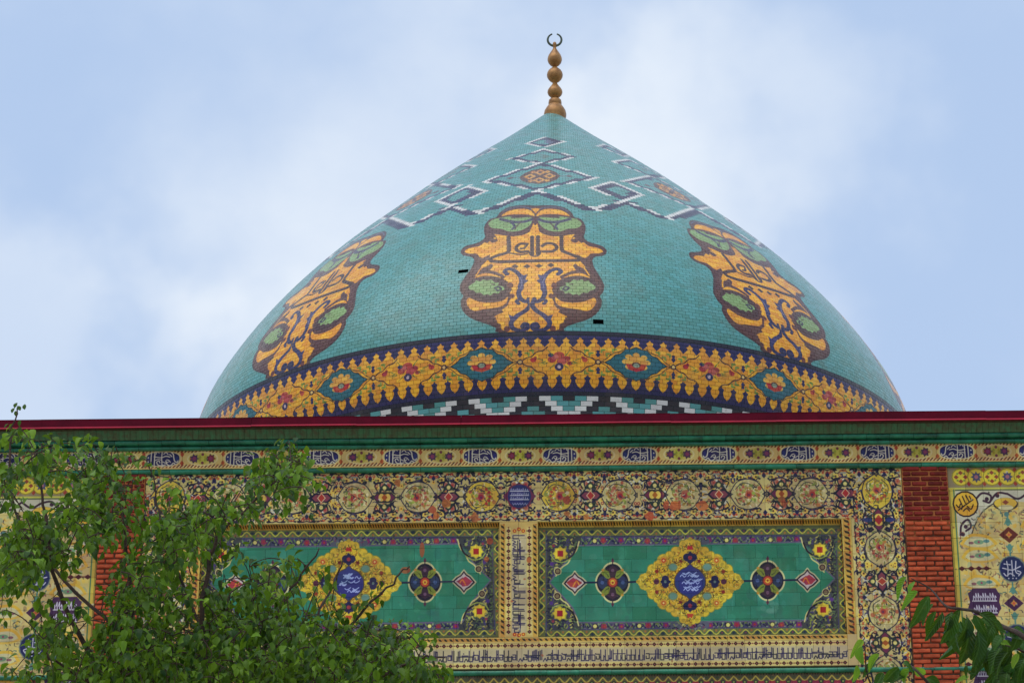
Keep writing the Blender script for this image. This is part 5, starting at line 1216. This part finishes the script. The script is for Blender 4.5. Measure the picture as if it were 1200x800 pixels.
# which leaves lie in front and largest
def inframe(v):
    c = v[5]-EYE; d = c@_F; x = CX+F_PX*(c@_R)/d; y = 400-F_PX*(c@_U)/d; return 0 < x < 1200 and 0 < y < 800
order = sorted(range(len(LV)), key=lambda i: -(LV[i][2]*(1.0 if inframe(LV[i][0]) else 0)-.0016*(LV[i][3]-12)/1.0))
for i in order[:300]:
    v = LV[i][0]; o = link('leaf', mesh('leaf', v-v[0], LF, smooth=True), None, M['leafo']); LP(o); o.location = Vector(v[0])
rest = order[300:]
V = np.vstack([LV[i][0] for i in rest]); Fc = [tuple(x+11*j for x in f_) for j in range(len(rest)) for f_ in LF]
me = mesh('foliage', V, Fc, smooth=True); at = me.attributes.new('vary', 'FLOAT', 'POINT'); at.data.foreach_set('value', np.repeat(np.array([LV[i][1] for i in rest], np.float32), 11))
LP(link('foliage', me, None, M['leaf'], 'stuff'))
LP(link('twigs', mesh('twigs', TWV, TWF), None, M['bark'], 'stuff'))

# the nearer tree that reaches in from the lower right
RD_ = 8.0
rbase = px3((1330, 1750), RD_)
rtree = empty('broadleaf_tree', (rbase[0], RD_, 0), 'nearer tree with long pointed leaves hanging in from the lower right corner', 'tree')
def RP(o): o.parent = rtree; o.matrix_parent_inverse = Matrix.Translation(-rtree.location); return o
b0 = np.array([rbase[0], RD_, 0]); fk = px3((1320, 1050), RD_)
v, f = tube([b0, b0*.5+fk*.5+(.03, .02, 0), fk], [.10, .08, .06], 10); RP(link('trunk', mesh('trunk', v, f, smooth=True), None, M['bark']))
Z5 = lambda x, y: (x/5.4545+980, y/5.4545+660)
RB = [([(1320, 1050), (1290, 900), (1240, 790), Z5(1200, 470), Z5(1060, 400), Z5(900, 310), Z5(800, 290), Z5(700, 270), Z5(600, 160), Z5(480, 95)], .012), ([(1290, 900), (1180, 860), (1110, 820), Z5(520, 690), Z5(460, 640), Z5(430, 620)], .008), ([(1180, 860), (1060, 840), (1020, 800), Z5(180, 500)], .006), ([(1240, 790), Z5(1190, 560), Z5(1080, 520)], .006)]
for pts, r in RB:
    P3 = catmull(np.array([px3(p, RD_+.12*math.sin(i*1.7)) for i, p in enumerate(pts)]), 5); v, f = tube(P3, np.linspace(r, .0016, len(P3)), 6); RP(link('branch', mesh('branch', v, f, smooth=True), None, M['bark']))
RL = [((460, 85), (375, 215), 46, 1), ((505, 110), (455, 182), 34, 1), ((520, 175), (410, 292), 36, 1), ((600, 196), (468, 425), 62, 0), ((625, 250), (530, 400), 46, 0), ((680, 300), (578, 492), 46, 0), ((762, 306), (682, 525), 64, 0),
      ((800, 316), (742, 612), 62, 0), ((832, 330), (812, 505), 76, 0), ((850, 400), (812, 645), 74, 0), ((905, 420), (900, 668), 78, 0), ((880, 310), (965, 480), 60, 0), ((900, 316), (1065, 430), 60, 0), ((960, 336), (1105, 505), 58, 0), ((1000, 400), (945, 548), 62, 0),
      ((1100, 420), (1215, 470), 66, 0), ((1080, 450), (995, 545), 56, 0), ((1185, 430), (1115, 565), 62, 0), ((1050, 500), (1112, 520), 32, 1), ((1052, 536), (968, 692), 62, 0), ((1105, 566), (1000, 705), 52, 0), ((1172, 566), (1118, 672), 48, 1), ((1215, 596), (1130, 770), 72, 0),
      ((1150, 620), (1050, 775), 66, 0), ((840, 640), (822, 735), 18, 0), ((500, 656), (578, 724), 48, 1), ((480, 676), (400, 765), 56, 1), ((400, 650), (300, 770), 60, 0), ((560, 730), (690, 790), 52, 0), ((860, 716), (735, 770), 44, 1), ((455, 700), (345, 745), 46, 0),
      ((170, 486), (92, 592), 40, 1), ((172, 526), (150, 645), 58, 1), ((285, 578), (185, 692), 40, 1), ((122, 640), (122, 770), 42, 1), ((245, 616), (165, 725), 40, 0), ((430, 625), (500, 690), 34, 0), ((720, 320), (700, 470), 60, 0), ((780, 420), (770, 560), 66, 0), ((940, 470), (870, 600), 58, 0), ((1010, 560), (1000, 640), 40, 0),
      ((300, 700), (250, 790), 54, 0), ((380, 720), (360, 800), 54, 0), ((620, 780), (700, 860), 60, 0), ((900, 790), (820, 860), 60, 0), ((1100, 700), (1070, 800), 60, 0), ((1160, 480), (1230, 560), 60, 0), ((700, 800), (620, 900), 60, 0), ((1000, 780), (930, 900), 64, 0)]
for i in range(34):                                      # the dense mass in the very corner
    a = (NR.uniform(930, 1260), NR.uniform(470, 760)); l = NR.uniform(90, 170); t = NR.uniform(-.9, .5)
    RL.append((a, (a[0]+l*math.sin(t), a[1]+l*math.cos(t)), NR.uniform(46, 66), 2))
dark = [q_ for q_ in RL if not q_[3] and q_[0][0] > 640]
for (a, b, w, y) in dark:                                # a second, deeper layer behind the first
    j = lambda p, k: (p[0]+NR.uniform(-k, k), p[1]+NR.uniform(-k*.6, k))
    RL.append((j(a, 45), j(b, 60), w*NR.uniform(.8, 1.05), 2))
for i, (a, b, w, y) in enumerate(RL):
    D0 = RD_+(NR.uniform(-.16, .16) if y < 2 else NR.uniform(.12, .34)); pa = px3(Z5(*a), D0); pb = px3(Z5(*b), D0+NR.uniform(-.05, .05)); d = pb-pa; L_ = np.linalg.norm(d)
    wm = w/5.4545/ (F_PX/ (RD_*1.06))/L_/.84*1.35
    up = np.array([NR.normal(0, .55), -1.0, .45+NR.normal(0, .35)])
    vs = leaf_verts(pa, d, up, L_, wm, .8+1.5*NR.rand())
    vs = vs+NR.normal(0, .0022, vs.shape)
    o = RP(link('leaf', mesh('leaf', vs-vs[0], LF, LUV, smooth=True), None, M['younglleaf'] if y == 1 else M['bigleaf'])); o.location = Vector(vs[0])
    if y == 1: o['label'] = 'young yellow-green leaf'
    md = o.modifiers.new('sub', 'SUBSURF'); md.levels = 1; md.render_levels = 2
